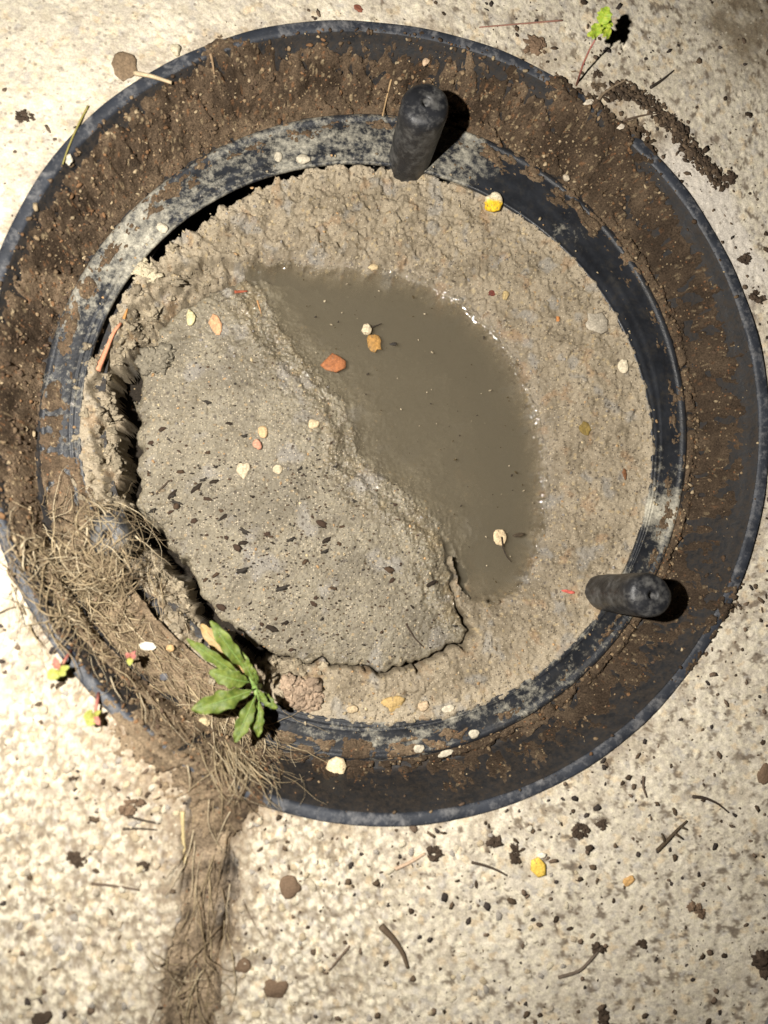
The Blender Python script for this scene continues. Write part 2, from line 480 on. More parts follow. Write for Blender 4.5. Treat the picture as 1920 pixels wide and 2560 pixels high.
def surf_mat(name, base=None, var=0.35, scale=900, rough=(0.8, 0.95), bump=0.4, bump_d=0.0006, spec=0.35, wet=False, bscale=None, hue=None, specks=None):
    """Colour from the 'col' attribute (or one base colour) broken up by fine grain, with fine relief."""
    m, N, L, B = new_mat(name)
    tc = N.new('ShaderNodeTexCoord')
    def noise(sc, det=4, ro=0.6):
        n = N.new('ShaderNodeTexNoise'); n.inputs['Scale'].default_value = sc; n.inputs['Detail'].default_value = det; n.inputs['Roughness'].default_value = ro
        L.new(tc.outputs['Object'], n.inputs['Vector']); return n
    n1 = noise(scale, 3, 0.65)
    mr = N.new('ShaderNodeMapRange'); mr.inputs[1].default_value = 0.3; mr.inputs[2].default_value = 0.7
    mr.inputs[3].default_value = 1 - var; mr.inputs[4].default_value = 1 + var
    L.new(n1.outputs[0], mr.inputs[0])
    if base is None:
        src = N.new('ShaderNodeVertexColor'); src.layer_name = 'col'; cs = src.outputs[0]
    else:
        src = N.new('ShaderNodeRGB'); src.outputs[0].default_value = (*base, 1); cs = src.outputs[0]
    if hue is not None:
        n2 = noise(scale * 0.22, 4, 0.6)
        cr = N.new('ShaderNodeMapRange'); cr.inputs[1].default_value = 0.42; cr.inputs[2].default_value = 0.62
        L.new(n2.outputs[0], cr.inputs[0])
        mx = N.new('ShaderNodeMix'); mx.data_type = 'RGBA'
        L.new(cr.outputs[0], mx.inputs[0]); L.new(cs, mx.inputs[6]); mx.inputs[7].default_value = (*hue, 1)
        cs = mx.outputs[2]
    for sc_, thr, cc_, am in (specks or []):
        vo = N.new('ShaderNodeTexVoronoi'); vo.inputs['Scale'].default_value = sc_
        L.new(tc.outputs['Object'], vo.inputs['Vector'])
        sp_ = N.new('ShaderNodeSeparateColor'); L.new(vo.outputs['Color'], sp_.inputs[0])
        g1 = N.new('ShaderNodeMath'); g1.operation = 'GREATER_THAN'; g1.inputs[1].default_value = thr; L.new(sp_.outputs[0], g1.inputs[0])
        g2 = N.new('ShaderNodeMapRange'); g2.inputs[1].default_value = 0.42; g2.inputs[2].default_value = 0.25; L.new(vo.outputs['Distance'], g2.inputs[0])
        g3 = N.new('ShaderNodeMath'); g3.operation = 'MULTIPLY'; L.new(g1.outputs[0], g3.inputs[0]); L.new(g2.outputs[0], g3.inputs[1])
        g4 = N.new('ShaderNodeMath'); g4.operation = 'MULTIPLY'; g4.inputs[1].default_value = am; L.new(g3.outputs[0], g4.inputs[0])
        mx_ = N.new('ShaderNodeMix'); mx_.data_type = 'RGBA'; L.new(g4.outputs[0], mx_.inputs[0]); L.new(cs, mx_.inputs[6]); mx_.inputs[7].default_value = (*cc_, 1)
        cs = mx_.outputs[2]
    vm = N.new('ShaderNodeVectorMath'); vm.operation = 'SCALE'
    L.new(cs, vm.inputs[0]); L.new(mr.outputs[0], vm.inputs['Scale'])
    L.new(vm.outputs[0], B.inputs['Base Color'])
    n3 = noise(scale * 0.35, 3)
    rr = N.new('ShaderNodeMapRange'); rr.inputs[1].default_value = 0.35; rr.inputs[2].default_value = 0.65
    rr.inputs[3].default_value = rough[0]; rr.inputs[4].default_value = rough[1]
    L.new(n3.outputs[0], rr.inputs[0])
    if wet:
        at_ = N.new('ShaderNodeAttribute'); at_.attribute_name = 'wet'
        mm = N.new('ShaderNodeMix'); mm.data_type = 'FLOAT'
        L.new(at_.outputs['Fac'], mm.inputs[0]); L.new(rr.outputs[0], mm.inputs[2]); mm.inputs[3].default_value = 0.11
        L.new(mm.outputs[0], B.inputs['Roughness'])
        ms = N.new('ShaderNodeMix'); ms.data_type = 'FLOAT'
        L.new(at_.outputs['Fac'], ms.inputs[0]); ms.inputs[2].default_value = spec; ms.inputs[3].default_value = 0.7
        L.new(ms.outputs[0], B.inputs['Specular IOR Level'])
    else:
        L.new(rr.outputs[0], B.inputs['Roughness'])
        B.inputs['Specular IOR Level'].default_value = spec
    nb = noise(bscale or scale * 0.7, 5, 0.7)
    bp = N.new('ShaderNodeBump'); bp.inputs['Strength'].default_value = bump; bp.inputs['Distance'].default_value = bump_d
    L.new(nb.outputs[0], bp.inputs['Height']); L.new(bp.outputs[0], B.inputs['Normal'])
    return m


def plastic_mat(name, base, dust, lime_attr=False, scratch=0.0, rough=(0.35, 0.6), dust_lo=0.5, dust_hi=0.72, dust_scale=130, lime_col=(0.60, 0.56, 0.45)):
    m, N, L, B = new_mat(name)
    tc = N.new('ShaderNodeTexCoord')
    def noise(sc, det=5, ro=0.65):
        n = N.new('ShaderNodeTexNoise'); n.inputs['Scale'].default_value = sc; n.inputs['Detail'].default_value = det; n.inputs['Roughness'].default_value = ro
        L.new(tc.outputs['Object'], n.inputs['Vector']); return n
    def ramp(src, lo, hi, a=0.0, b=1.0):
        r = N.new('ShaderNodeMapRange'); r.inputs[1].default_value = lo; r.inputs[2].default_value = hi; r.inputs[3].default_value = a; r.inputs[4].default_value = b
        L.new(src, r.inputs[0]); return r.outputs[0]
    def mix(f, a, b):
        x = N.new('ShaderNodeMix'); x.data_type = 'RGBA'
        L.new(f, x.inputs[0])
        for s, i in ((a, 6), (b, 7)):
            if isinstance(s, tuple): x.inputs[i].default_value = (*s, 1)
            else: L.new(s, x.inputs[i])
        return x.outputs[2]
    c = mix(ramp(noise(60).outputs[0], 0.35, 0.65), base, tuple(min(1, v * 1.7 + 0.002) for v in base))
    d = ramp(noise(dust_scale, 6, 0.74).outputs[0], dust_lo, dust_hi)
    c = mix(d, c, dust)
    if lime_attr:
        a = N.new('ShaderNodeAttribute'); a.attribute_name = 'lime'
        n = noise(260, 6, 0.75)
        ad = N.new('ShaderNodeMath'); ad.operation = 'ADD'
        L.new(a.outputs['Fac'], ad.inputs[0]); L.new(n.outputs[0], ad.inputs[1])
        lf = ramp(ad.outputs[0], 0.93, 1.33, 0.0, 0.95)
        c2 = mix(ramp(noise(700).outputs[0], 0.35, 0.65), lime_col, tuple(v * 0.62 for v in lime_col))
        c = mix(lf, c, c2)
        rg = N.new('ShaderNodeMix'); rg.data_type = 'FLOAT'
        L.new(lf, rg.inputs[0]); L.new(ramp(noise(200).outputs[0], 0.3, 0.7, *rough), rg.inputs[2]); rg.inputs[3].default_value = 0.92
        L.new(rg.outputs[0], B.inputs['Roughness'])
        hsrc = lf
    else:
        rg = N.new('ShaderNodeMix'); rg.data_type = 'FLOAT'
        L.new(d, rg.inputs[0]); L.new(ramp(noise(200).outputs[0], 0.3, 0.7, *rough), rg.inputs[2]); rg.inputs[3].default_value = 0.9
        L.new(rg.outputs[0], B.inputs['Roughness'])
        hsrc = d
    L.new(c, B.inputs['Base Color'])
    nb = noise(500, 4, 0.7)
    s = N.new('ShaderNodeMath'); s.operation = 'MULTIPLY_ADD'
    L.new(hsrc, s.inputs[0]); s.inputs[1].default_value = 0.6; L.new(nb.outputs[0], s.inputs[2])
    bp = N.new('ShaderNodeBump'); bp.inputs['Strength'].default_value = 0.5; bp.inputs['Distance'].default_value = 0.0005
    L.new(s.outputs[0], bp.inputs['Height']); L.new(bp.outputs[0], B.inputs['Normal'])
    B.inputs['Specular IOR Level'].default_value = 0.4
    return m


M_CONC = surf_mat('concrete', None, 0.24, 900, (0.85, 0.97), 0.6, 0.0007, 0.25, specks=[(330, 0.90, (0.20, 0.16, 0.12), 0.6), (420, 0.90, (0.66, 0.60, 0.47), 0.6), (300, 0.95, (0.30, 0.26, 0.22), 0.7)])
M_SOIL = surf_mat('soil', None, 0.5, 900, (0.85, 1.0), 1.0, 0.0018, 0.2, bscale=480, specks=[(600, 0.92, (0.36, 0.27, 0.16), 0.75), (420, 0.90, (0.035, 0.024, 0.016), 0.8), (520, 0.95, (0.24, 0.11, 0.05), 0.7)])
M_MUD = surf_mat('mud', None, 0.28, 1100, (0.5, 0.85), 0.9, 0.0010, 0.45, wet=True, bscale=620, specks=[(760, 0.80, (0.46, 0.39, 0.28), 0.8), (680, 0.84, (0.045, 0.033, 0.024), 0.85), (330, 0.93, (0.33, 0.24, 0.13), 0.7), (300, 0.94, (0.06, 0.045, 0.032), 0.8)])
M_NODULE = surf_mat('nodule', None, 0.3, 1100, (0.6, 0.9), 1.0, 0.0014, 0.35, bscale=500, specks=[(620, 0.88, (0.50, 0.42, 0.29), 0.7), (700, 0.90, (0.06, 0.045, 0.03), 0.8)])
M_CRUMB = surf_mat('crumb', None, 0.4, 1500, (0.85, 1.0), 0.6, 0.0006, 0.2)
M_ROOT = surf_mat('root', None, 0.3, 1600, (0.6, 0.85), 0.3, 0.0002, 0.3)
M_STONE = surf_mat('stone', None, 0.35, 700, (0.6, 0.9), 0.8, 0.0007, 0.35, specks=[(500, 0.82, (0.17, 0.13, 0.09), 0.5)])
M_LIP = plastic_mat('lip_plastic', (0.019, 0.022, 0.029), (0.22, 0.215, 0.215), rough=(0.4, 0.65), dust_lo=0.49, dust_hi=0.78)
M_WALL = plastic_mat('wall_plastic', (0.010, 0.0105, 0.012), (0.040, 0.029, 0.020), rough=(0.45, 0.7), dust_lo=0.42, dust_hi=0.70, dust_scale=260)
M_RING = plastic_mat('ring_plastic', (0.013, 0.0145, 0.018), (0.045, 0.040, 0.033), lime_attr=True, rough=(0.3, 0.55), dust_lo=0.5, dust_hi=0.8)
M_LUG = plastic_mat('lug_plastic', (0.011, 0.0115, 0.0135), (0.17, 0.165, 0.155), rough=(0.25, 0.5), dust_lo=0.47, dust_hi=0.80, dust_scale=110)


def leaf_mat(name, c1, c2, scale=260, trans=0.25):
    m, N, L, B = new_mat(name)
    tc = N.new('ShaderNodeTexCoord'); n = N.new('ShaderNodeTexNoise'); n.inputs['Scale'].default_value = scale; n.inputs['Detail'].default_value = 5
    L.new(tc.outputs['Object'], n.inputs['Vector'])
    r = N.new('ShaderNodeValToRGB'); r.color_ramp.elements[0].position = 0.35; r.color_ramp.elements[1].position = 0.68
    r.color_ramp.elements[0].color = (*c1, 1); r.color_ramp.elements[1].color = (*c2, 1)
    L.new(n.outputs[0], r.inputs[0]); L.new(r.outputs[0], B.inputs['Base Color'])
    nd = N.new('ShaderNodeTexNoise'); nd.inputs['Scale'].default_value = 700; nd.inputs['Detail'].default_value = 4; L.new(tc.outputs['Object'], nd.inputs['Vector'])
    rd = N.new('ShaderNodeMapRange'); rd.inputs[1].default_value = 0.60; rd.inputs[2].default_value = 0.74; rd.inputs[4].default_value = 0.7; L.new(nd.outputs[0], rd.inputs[0])
    md = N.new('ShaderNodeMix'); md.data_type = 'RGBA'; L.new(rd.outputs[0], md.inputs[0]); L.new(r.outputs[0], md.inputs[6]); md.inputs[7].default_value = (0.22, 0.17, 0.10, 1)
    L.new(md.outputs[2], B.inputs['Base Color'])
    B.inputs['Roughness'].default_value = 0.62
    B.inputs['Subsurface Weight'].default_value = trans
    B.inputs['Subsurface Radius'].default_value = (0.4, 1.0, 0.15)
    B.inputs['Subsurface Scale'].default_value = 0.0015
    n2 = N.new('ShaderNodeTexNoise'); n2.inputs['Scale'].default_value = 900; L.new(tc.outputs['Object'], n2.inputs['Vector'])
    bp = N.new('ShaderNodeBump'); bp.inputs['Strength'].default_value = 0.5; bp.inputs['Distance'].default_value = 0.0004
    L.new(n2.outputs[0], bp.inputs['Height']); L.new(bp.outputs[0], B.inputs['Normal'])
    return m


def mixc(a, b, w):
    return np.asarray(a)[None, :] * (1 - w[:, None]) + np.asarray(b)[None, :] * w[:, None]


def blend(c, b, w):
    return c * (1 - w[:, None]) + np.asarray(b)[None, :] * w[:, None]


# ------------------------------------------------------------------ the concrete
NT = 1560
th = np.linspace(-np.pi, np.pi, NT, endpoint=False)
off = np.concatenate([[-0.0012, 0.0], np.arange(0.0012, 0.235, 0.00125), [0.26, 0.32, 0.45, 0.8, 1.6, 3.0, 6.0]])
TH, OFF = np.meshgrid(th, off)
Rr = R_RIM(TH) + OFF
X = (C[0] + Rr * np.cos(TH)).ravel(); Y = (C[1] + Rr * np.sin(TH)).ravel()
Z, cid, gid, f1, jd, rough = concrete_parts(X, Y)
Z[:NT] = -0.012
far = (OFF.ravel() > 0.25); Z[far] *= 0.3
h = _hash(cid); h2 = _hash(cid * 3.7); g = _hash(gid)
c = mixc((0.56, 0.50, 0.405), (0.68, 0.615, 0.50), sstep(-0.35, 0.35, fbm(X, Y, 30, 4, 51)))
c = blend(c, (0.76, 0.69, 0.54), 0.75 * (h > 0.60) * rough)
c = blend(c, (0.34, 0.29, 0.225), 0.75 * (h < 0.24) * rough)
c = blend(c, (0.30, 0.25, 0.185), 0.4 * sstep(0.05, 0.35, fbm(X, Y, 22, 4, 59)) * sstep(0.4, 0.9, rough))
c = blend(c, (0.66, 0.50, 0.30), 0.5 * ((h2 > 0.9)))
c = blend(c, (0.45, 0.42, 0.38), 0.6 * ((h2 < 0.10)))
c = blend(c, (0.74, 0.67, 0.50), 0.5 * (g > 0.7))
c = blend(c, (0.33, 0.27, 0.19), 0.45 * (g < 0.13) * (0.3 + 0.7 * rough))
c = blend(c, (0.22, 0.175, 0.12), 0.75 * sstep(0.44, 0.66, f1 + 0.42 * fbm(X, Y, 70, 4, 57, 0.6)) * sstep(0.45, 0.9, rough))  # dirt between the grains, also painting in the shadow of the gaps
deg0 = np.degrees(TH.ravel()) % 360
# dirt stains: specks, and a grubby zone round the frame and the joint
st = fbm(X, Y, 120, 5, 52, 0.62)
c = blend(c, (0.155, 0.118, 0.085), 0.85 * sstep(0.235, 0.36, st + 0.10 * sstep(0.02, 0.2, X) - 0.22 * sstep(0.05, -0.1, X) * sstep(0.1, 0.2, Y)))
st3 = fbm(X, Y, 260, 4, 58, 0.6)
c = blend(c, (0.20, 0.16, 0.12), 0.7 * sstep(0.32, 0.46, st3))
st2 = fbm(X, Y, 38, 5, 53, 0.6)
c = blend(c, (0.42, 0.355, 0.265), 0.45 * sstep(0.18, 0.42, st2))
near = np.exp(-np.clip(OFF.ravel(), 0, 1) / 0.012)
c = blend(c, (0.22, 0.16, 0.105), 0.55 * near * sstep(-0.25, 0.3, fbm(X, Y, 60, 4, 54)))
deg = np.degrees(TH.ravel()) % 360
spill = 1.25 * np.exp(-((deg - 240) / 13) ** 2) * np.exp(-np.clip(OFF.ravel(), 0, 1) / 0.034) + np.exp(-((deg - 52) / 12) ** 2) * np.exp(-np.clip(OFF.ravel(), 0, 1) / 0.02) * 0.7
c = blend(c, (0.23, 0.165, 0.105), np.clip(spill * (0.8 + 0.9 * fbm(X, Y, 50, 4, 55)), 0, 0.9))
c = blend(c, (0.20, 0.15, 0.10), 0.75 * sstep(0.030, 0.012, jd + 0.006 * fbm(X, Y, 60, 3, 60)))
_tc = at(1640, 20, 0.0)
tr = sstep(0.075, 0.02, np.hypot(X - _tc[0], Y - _tc[1]) + 0.02 * fbm(X, Y, 25, 3, 64))
c = blend(c, (0.68, 0.625, 0.55), 0.8 * sstep(14, 22, deg0) * sstep(47, 42, deg0) * sstep(0.028, 0.020, OFF.ravel() + 0.008 * fbm(X, Y, 60, 3, 65)))
c = blend(c, (0.20, 0.155, 0.10), np.clip(tr * (0.75 + fbm(X, Y, 60, 4, 56)), 0, 0.85))
concrete = link('concrete_ground', mesh_arrays('concrete_ground', np.c_[X, Y, Z], grid_faces(len(off), NT, True)[:, ::-1] if False else grid_faces(len(off), NT, True), c), M_CONC)
tag(concrete, 'pale cream concrete ground with exposed grit around the round chamber', None, kind='structure')

# ------------------------------------------------------------------ the plastic frame
frame = bpy.data.objects.new('chamber_frame', None)
frame.location = (C[0], C[1], -0.04)
col.objects.link(frame)
tag(frame, 'round black plastic access chamber frame set flush into the concrete', 'chamber frame')
FOFF = Vector((-C[0], -C[1], 0.04))


def frame_part(name, u_list, zfun, mat, nt=720, attrs=None, colors=None):
    t = np.linspace(-np.pi, np.pi, nt, endpoint=False)
    rows = [(C[0] + rr * np.cos(t), C[1] + rr * np.sin(t), zz) for rr, zz in ((f(t), zfun(f(t), t, i)) for i, f in enumerate(u_list))]
    V = np.concatenate([np.stack(r, -1) for r in rows])
    A = attrs(V) if attrs else None
    me = mesh_arrays(name, V + np.array(FOFF), grid_faces(len(u_list), nt, True), None, A)
    return link(name, me, mat, frame)


def prof(us, ref):
    return [(lambda t, u=u: ref(t) - u) for u in us]


lip_z = [-0.018, 0.0010, 0.0019, 0.0021, 0.0020, 0.0017, 0.0012, 0.0002, -0.0016, -0.0050]
lip_u = [0.0, 0.0, 0.0004, 0.0012, 0.0030, 0.0050, 0.0064, 0.0072, 0.0076, 0.0080]
wob = lambda t: 0.0007 * np.sin(3 * t + 1) + 0.0004 * np.sin(11 * t) + 0.0002 * np.sin(29 * t + 2)
frame_part('outer_lip', prof(lip_u, R_RIM), lambda r, t, i: lip_z[i] + wob(t), M_LIP, 720)
wu = np.concatenate([[0.0074], np.arange(0.0085, 0.06, 0.0012)])
frame_part('side_wall', prof(wu, R_RIM), lambda r, t, i: np.maximum(np.where(R_RIM(t) - r > R_RIM(t) - R_OUT(t) + 0.002, Z_RING - 0.012, z_frame(np.maximum(r, R_OUT(t) + 1e-4), t) - 0.0006), -0.06), M_WALL, 720)


def lime_attr(V):
    x, y = V[:, 0], V[:, 1]
    r, t = polar(x, y); deg = np.degrees(t) % 360
    k = np.interp(deg, [0, 8, 20, 35, 48, 52, 58, 66, 74, 82, 90, 100, 115, 125, 140, 155, 170, 180, 190, 250, 262, 275, 290, 305, 318, 335, 342, 348, 355],
                  [0.38, 0.30, 0.22, 0.30, 0.62, 0.45, 0.25, 0.50, 0.78, 0.62, 0.66, 0.72, 0.74, 0.62, 0.80, 0.76, 0.62, 0.58, 0.55, 0.50, 0.62, 0.62, 0.64, 0.62, 0.62, 0.62, 0.92, 0.60, 0.48], period=360)
    rr = (r - R_IN(t)); al = t * 0.2
    # smears run round the ring: long along it, short across it (two sets hide the seam of the angle)
    w = sstep(2.2, 2.8, np.abs(t)); al2 = np.where(t < 0, t + 2 * np.pi, t) * 0.2
    def smear(f, oct_, seed, asp):
        return fbm(rr * asp, al, f, oct_, seed, 0.6) * (1 - w) + fbm(rr * asp, al2, f, oct_, seed, 0.6) * w
    st = np.interp(deg, [0, 60, 120, 200, 255, 275, 320], [0.22, 0.20, 0.16, 0.16, 0.36, 0.40, 0.34], period=360)
    return {'lime': k - 0.20 + smear(28, 4, 61, 3.2) * st + fbm(x, y, 40, 5, 62, 0.62) * 0.26 + smear(120, 3, 63, 2.5) * 0.04}


ring_prof = [(-0.001, -0.030), (-0.001, -0.006), (0.0004, -0.0018), (0.0018, -0.0002), (0.0035, 0.0), (0.0046, -0.0005), (0.0055, -0.0012), (0.0065, -0.0014), (0.0075, -0.0014), (0.009, -0.0014), (0.0105, -0.0013), (0.0115, -0.0012), (0.0125, -0.0011), (0.0138, -0.0011), (0.015, -0.0011), (0.0165, -0.0010), (0.018, -0.0010)]
rp_u = [(lambda t, u=u: R_OUT(t) - u) for u, _ in ring_prof]
rp_z = [z for _, z in ring_prof]
for k in range(1, 17):
    rp_u.append(lambda t, k=k: (R_OUT(t) - 0.018) * (1 - k / 16) + (R_IN(t) + 0.0022) * k / 16); rp_z.append(-0.0010 + 0.0002 * math.sin(k * 0.7))
for du, dz in ((0.0010, -0.0006), (0.0003, -0.0016), (0.0, -0.0028), (0.0012, -0.0042), (0.0120, -0.0060), (0.0130, -0.050)):
    rp_u.append(lambda t, du=du: R_IN(t) + du); rp_z.append(dz)
frame_part('inner_ring', rp_u, lambda r, t, i: Z_RING + rp_z[i] + 0.0004 * np.sin(5 * t), M_RING, 1200, lime_attr)


def lug_mesh(name, r_base, r_top, h, seed):
    """Round stub, hollow screw seat in a raised boss on its top, flat flange strip down one side."""
    prof_ = [(r_base * 1.03, 0), (r_base * 1.02, h * 0.04), (r_base * 0.985, h * 0.08)]
    for k in range(1, 12):
        f = k / 12; prof_.append((r_base * 0.985 + (r_top - r_base * 0.985) * f, h * 0.08 + h * 0.84 * f))
    prof_ += [(r_top, h * 0.91), (r_top * 0.985, h * 0.935), (r_top * 0.94, h * 0.96), (r_top * 0.86, h * 0.98), (r_top * 0.72, h * 0.994), (r_top * 0.5, h * 1.0), (r_top * 0.34, h * 1.002), (r_top * 0.30, h * 1.006), (r_top * 0.24, h * 1.006), (r_top * 0.19, h * 0.998), (r_top * 0.15, h * 0.94), (0.0002, h * 0.93)]
    n = 56; V = []
    for i, (r, z) in enumerate(prof_):
        for k in range(n):
            a = 2 * math.pi * k / n
            w = 1 + 0.045 * math.sin(2 * a + seed) + 0.03 * float(perlin(np.array([math.cos(a) * 2 + seed]), np.array([z * 60.0 + math.sin(a) * 2]))[0])
            V.append((r * w * math.cos(a), r * w * math.sin(a), z))
    return mesh_arrays(name, np.array(V), grid_faces(len(prof_), n, True))


Z_LUG = -0.060
for i, (px, py, rb, rt, hh, lab) in enumerate([(883, 350, 0.0143, 0.0152, 0.080, 'dusty black lug with pale scuffs at the top of the frame'),
                                       (1303, 1281, 0.0128, 0.0138, 0.083, 'clean black lug at the right side of the frame'),
                                       (262, 1162, 0.0118, 0.0122, 0.053, 'scuffed grey lug wrapped in dry roots')]):
    p = at(px, py, -0.043); p[2] = Z_LUG
    lg = link('lug', lug_mesh('lug', rb, rt, hh, i * 2.1), M_LUG, frame, Vector(p) + FOFF)
    lg['label'] = lab

# ------------------------------------------------------------------ soil caked in the frame
us = np.concatenate([np.arange(-0.034, 0.0, 0.0013), np.arange(0.0, 0.0705, 0.00078)])
NS = 1500
th = np.linspace(-np.pi, np.pi, NS, endpoint=False)
TH, U = np.meshgrid(th, us)
Rr = R_RIM(TH) - U
X = (C[0] + Rr * np.cos(TH)).ravel(); Y = (C[1] + Rr * np.sin(TH)).ravel()
Z = z_soil(X, Y)
Uf = U.ravel(); Tf = TH.ravel()
base = np.where(Uf < 0, 0.0, z_frame(np.minimum(Rr.ravel(), R_RIM(Tf) - 1e-4), Tf))
X0, Y0 = X, Y
X, Y = soil_xy(X, Y)
c = mixc((0.052, 0.035, 0.022), (0.130, 0.090, 0.057), sstep(-0.3, 0.35, fbm(X, Y, 45, 5, 71, 0.6)))
c = blend(c, (0.25, 0.18, 0.115), 0.65 * sstep(0.10, 0.40, fbm(X, Y, 28, 4, 72)))
c = blend(c, (0.045, 0.032, 0.022), 0.7 * sstep(0.2, 0.45, fbm(X, Y, 75, 4, 73)))
f1, f2, cid = worley(X, Y, 480, 74)
hh = _hash(cid)
c = blend(c, (0.42, 0.32, 0.19), 0.75 * (hh > 0.93) * (f1 < 0.4))
c = blend(c, (0.26, 0.13, 0.06), 0.6 * (hh < 0.05) * (f1 < 0.45))
deg = np.degrees(Tf) % 360
ledge = sstep(0.024, 0.034, Uf)
c = blend(c, (0.17, 0.12, 0.075), 0.40 * ledge)
damp_shade = np.interp(deg, [0, 35, 60, 100, 240, 262, 300, 340], [1, 0.9, 0.3, 0.1, 0.0, 0.8, 1, 1], period=360) * sstep(0.036, 0.026, Uf)
c = blend(c, (0.040, 0.028, 0.019), 0.6 * damp_shade)  # damper soil, with part of the rim's shade painted into the colour
rootz = sstep(192, 205, deg) * sstep(250, 238, deg)
c = blend(c, (0.30, 0.225, 0.145), np.clip(rootz * (0.6 + 0.9 * fbm(X, Y, 60, 4, 75)), 0, 0.85))
c = blend(c, (0.32, 0.24, 0.155), np.clip(sstep(0.0, -0.006, Uf) * (0.35 + fbm(X, Y, 60, 4, 76)), 0, 0.7))
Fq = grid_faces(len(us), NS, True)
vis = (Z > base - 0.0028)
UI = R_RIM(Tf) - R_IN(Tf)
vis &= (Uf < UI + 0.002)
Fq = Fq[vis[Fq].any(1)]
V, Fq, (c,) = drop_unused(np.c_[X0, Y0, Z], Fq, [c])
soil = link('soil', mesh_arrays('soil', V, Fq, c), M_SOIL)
tag(soil, 'dark brown soil caked around the inside of the plastic frame', 'soil', kind='stuff')

# ------------------------------------------------------------------ mud bank, mud slab
GS = 0.00078
r_max = float(R_IN(np.linspace(-3.14, 3.14, 90)).max()) + 0.013
gx = np.arange(C[0] - r_max, C[0] + r_max, GS); gy = np.arange(C[1] - r_max, C[1] + r_max, GS)
GX, GY = np.meshgrid(gx, gy)
X = GX.ravel(); Y = GY.ravel()
zs, zb, q = mud_surfaces(X, Y)
Fall = grid_faces(len(gy), len(gx))
shore = np.exp(-np.abs(q['sw']) / 0.006)
# colours
cb = mixc((0.245, 0.195, 0.125), (0.345, 0.280, 0.190), sstep(-0.3, 0.3, fbm(X, Y, 50, 5, 81, 0.6)))
dryness = np.clip(sstep(0.006, 0.035, q['dr']), 0, 1) * ~q['wet']
cb = blend(cb, (0.43, 0.355, 0.245), 0.55 * dryness * sstep(-0.1, 0.3, fbm(X, Y, 35, 4, 82)))
cb = blend(cb, (0.46, 0.38, 0.265), 0.8 * sstep(0.016, 0.002, np.minimum(np.abs(q['sbo']), np.abs(q['rg']))) * ~q['wet'])
cb = blend(cb, (0.36, 0.225, 0.115), 0.55 * sstep(0.18, 0.4, fbm(X, Y, 70, 4, 83)))
f1, f2, cid = worley(X, Y, 450, 84); hh = _hash(cid)
cb = blend(cb, (0.52, 0.40, 0.22), 0.7 * (hh > 0.95) * (f1 < 0.45))
cb = blend(cb, (0.09, 0.065, 0.045), 0.7 * (hh < 0.03) * (f1 < 0.4))
cb = blend(cb, (0.30, 0.29, 0.27), 0.5 * sstep(0.2, 0.4, fbm(X, Y, 60, 3, 85)))
wetb = np.clip(0.9 * np.exp(-q['dr'] / 0.006) + 0.55 * sstep(0.22, 0.45, fbm(X, Y, 90, 3, 86)) * sstep(0.03, 0.005, q['dr']), 0, 1)
cb = (cb * 0.74 + 0.04 * cb.mean(1, keepdims=True)) * (1 - 0.30 * wetb)[:, None]
cs = mixc((0.225, 0.190, 0.130), (0.290, 0.250, 0.175), sstep(-0.3, 0.3, fbm(X, Y, 45, 5, 87, 0.6)))
f1, f2, cid = worley(X, Y, 700, 88); hh = _hash(cid)
cs = blend(cs, (0.44, 0.37, 0.25), 0.65 * (hh > 0.90) * (f1 < 0.5))
cs = blend(cs, (0.10, 0.075, 0.055), 0.7 * (hh < 0.06) * (f1 < 0.45))
cs = blend(cs, (0.33, 0.31, 0.29), 0.45 * sstep(0.2, 0.42, fbm(X, Y, 40, 3, 89)))
cs = blend(cs, (0.30, 0.22, 0.11), 0.4 * q['ridge'] * sstep(0.0, 0.3, fbm(X, Y, 60, 3, 90)))
cs = blend(cs, (0.15, 0.125, 0.085), 0.5 * sstep(0.0, 0.35, fbm(X, Y, 24, 4, 97)))
cs = cs * 0.72 + 0.02 * cs.mean(1, keepdims=True)
wets = np.clip(0.35 + 0.75 * q['ridge'] + 0.35 * fbm(X, Y, 70, 4, 91), 0, 1)


def mud_mesh(name, z, keep, c, wet):
    F_ = Fall[keep[Fall].all(1)]
    V_, F_, (c_, w_) = drop_unused(np.c_[X, Y, z], F_, [c, wet])
    return mesh_arrays(name, V_, F_, c_, {'wet': w_})


keep_s = (zs > Z_DEEP + 0.004) & (zs > zb - 0.006)
slab = link('mud_slab', mud_mesh('mud_slab', zs, keep_s, cs, wets), M_MUD)
tag(slab, 'wet grey brown slab of mud speckled with dark chips, sloping into the puddle', 'mud slab')
keep_b = (zb > Z_DEEP + 0.002) & (q['rg'] > -0.0125) & ~(q['wet'] & (q['dl'] < q['dr'] * 0.5))
bank = link('mud_bank', mud_mesh('mud_bank', zb, keep_b, cb, wetb), M_MUD)
tag(bank, 'crusted tan mud bank around the inside of the ring', 'mud', kind='stuff')
# dark pit floor under the gaps
t = np.linspace(-np.pi, np.pi, 160, endpoint=False)
V = np.concatenate([np.stack([C[0] + R_IN(t) * k * np.cos(t), C[1] + R_IN(t) * k * np.sin(t), -0.098 + 0.003 * np.sin(7 * t + 9 * k) * k], -1) for k in (0.02, 0.3, 0.5, 0.7, 0.85, 1.02)])
cc = np.tile((0.030, 0.024, 0.018), (len(V), 1))
pit = link('pit_floor', mesh_arrays('pit_floor', V, grid_faces(6, 160, True)[:, ::-1], cc), M_SOIL)
tag(pit, 'dark wet bottom of the chamber under the mud gaps', kind='structure')

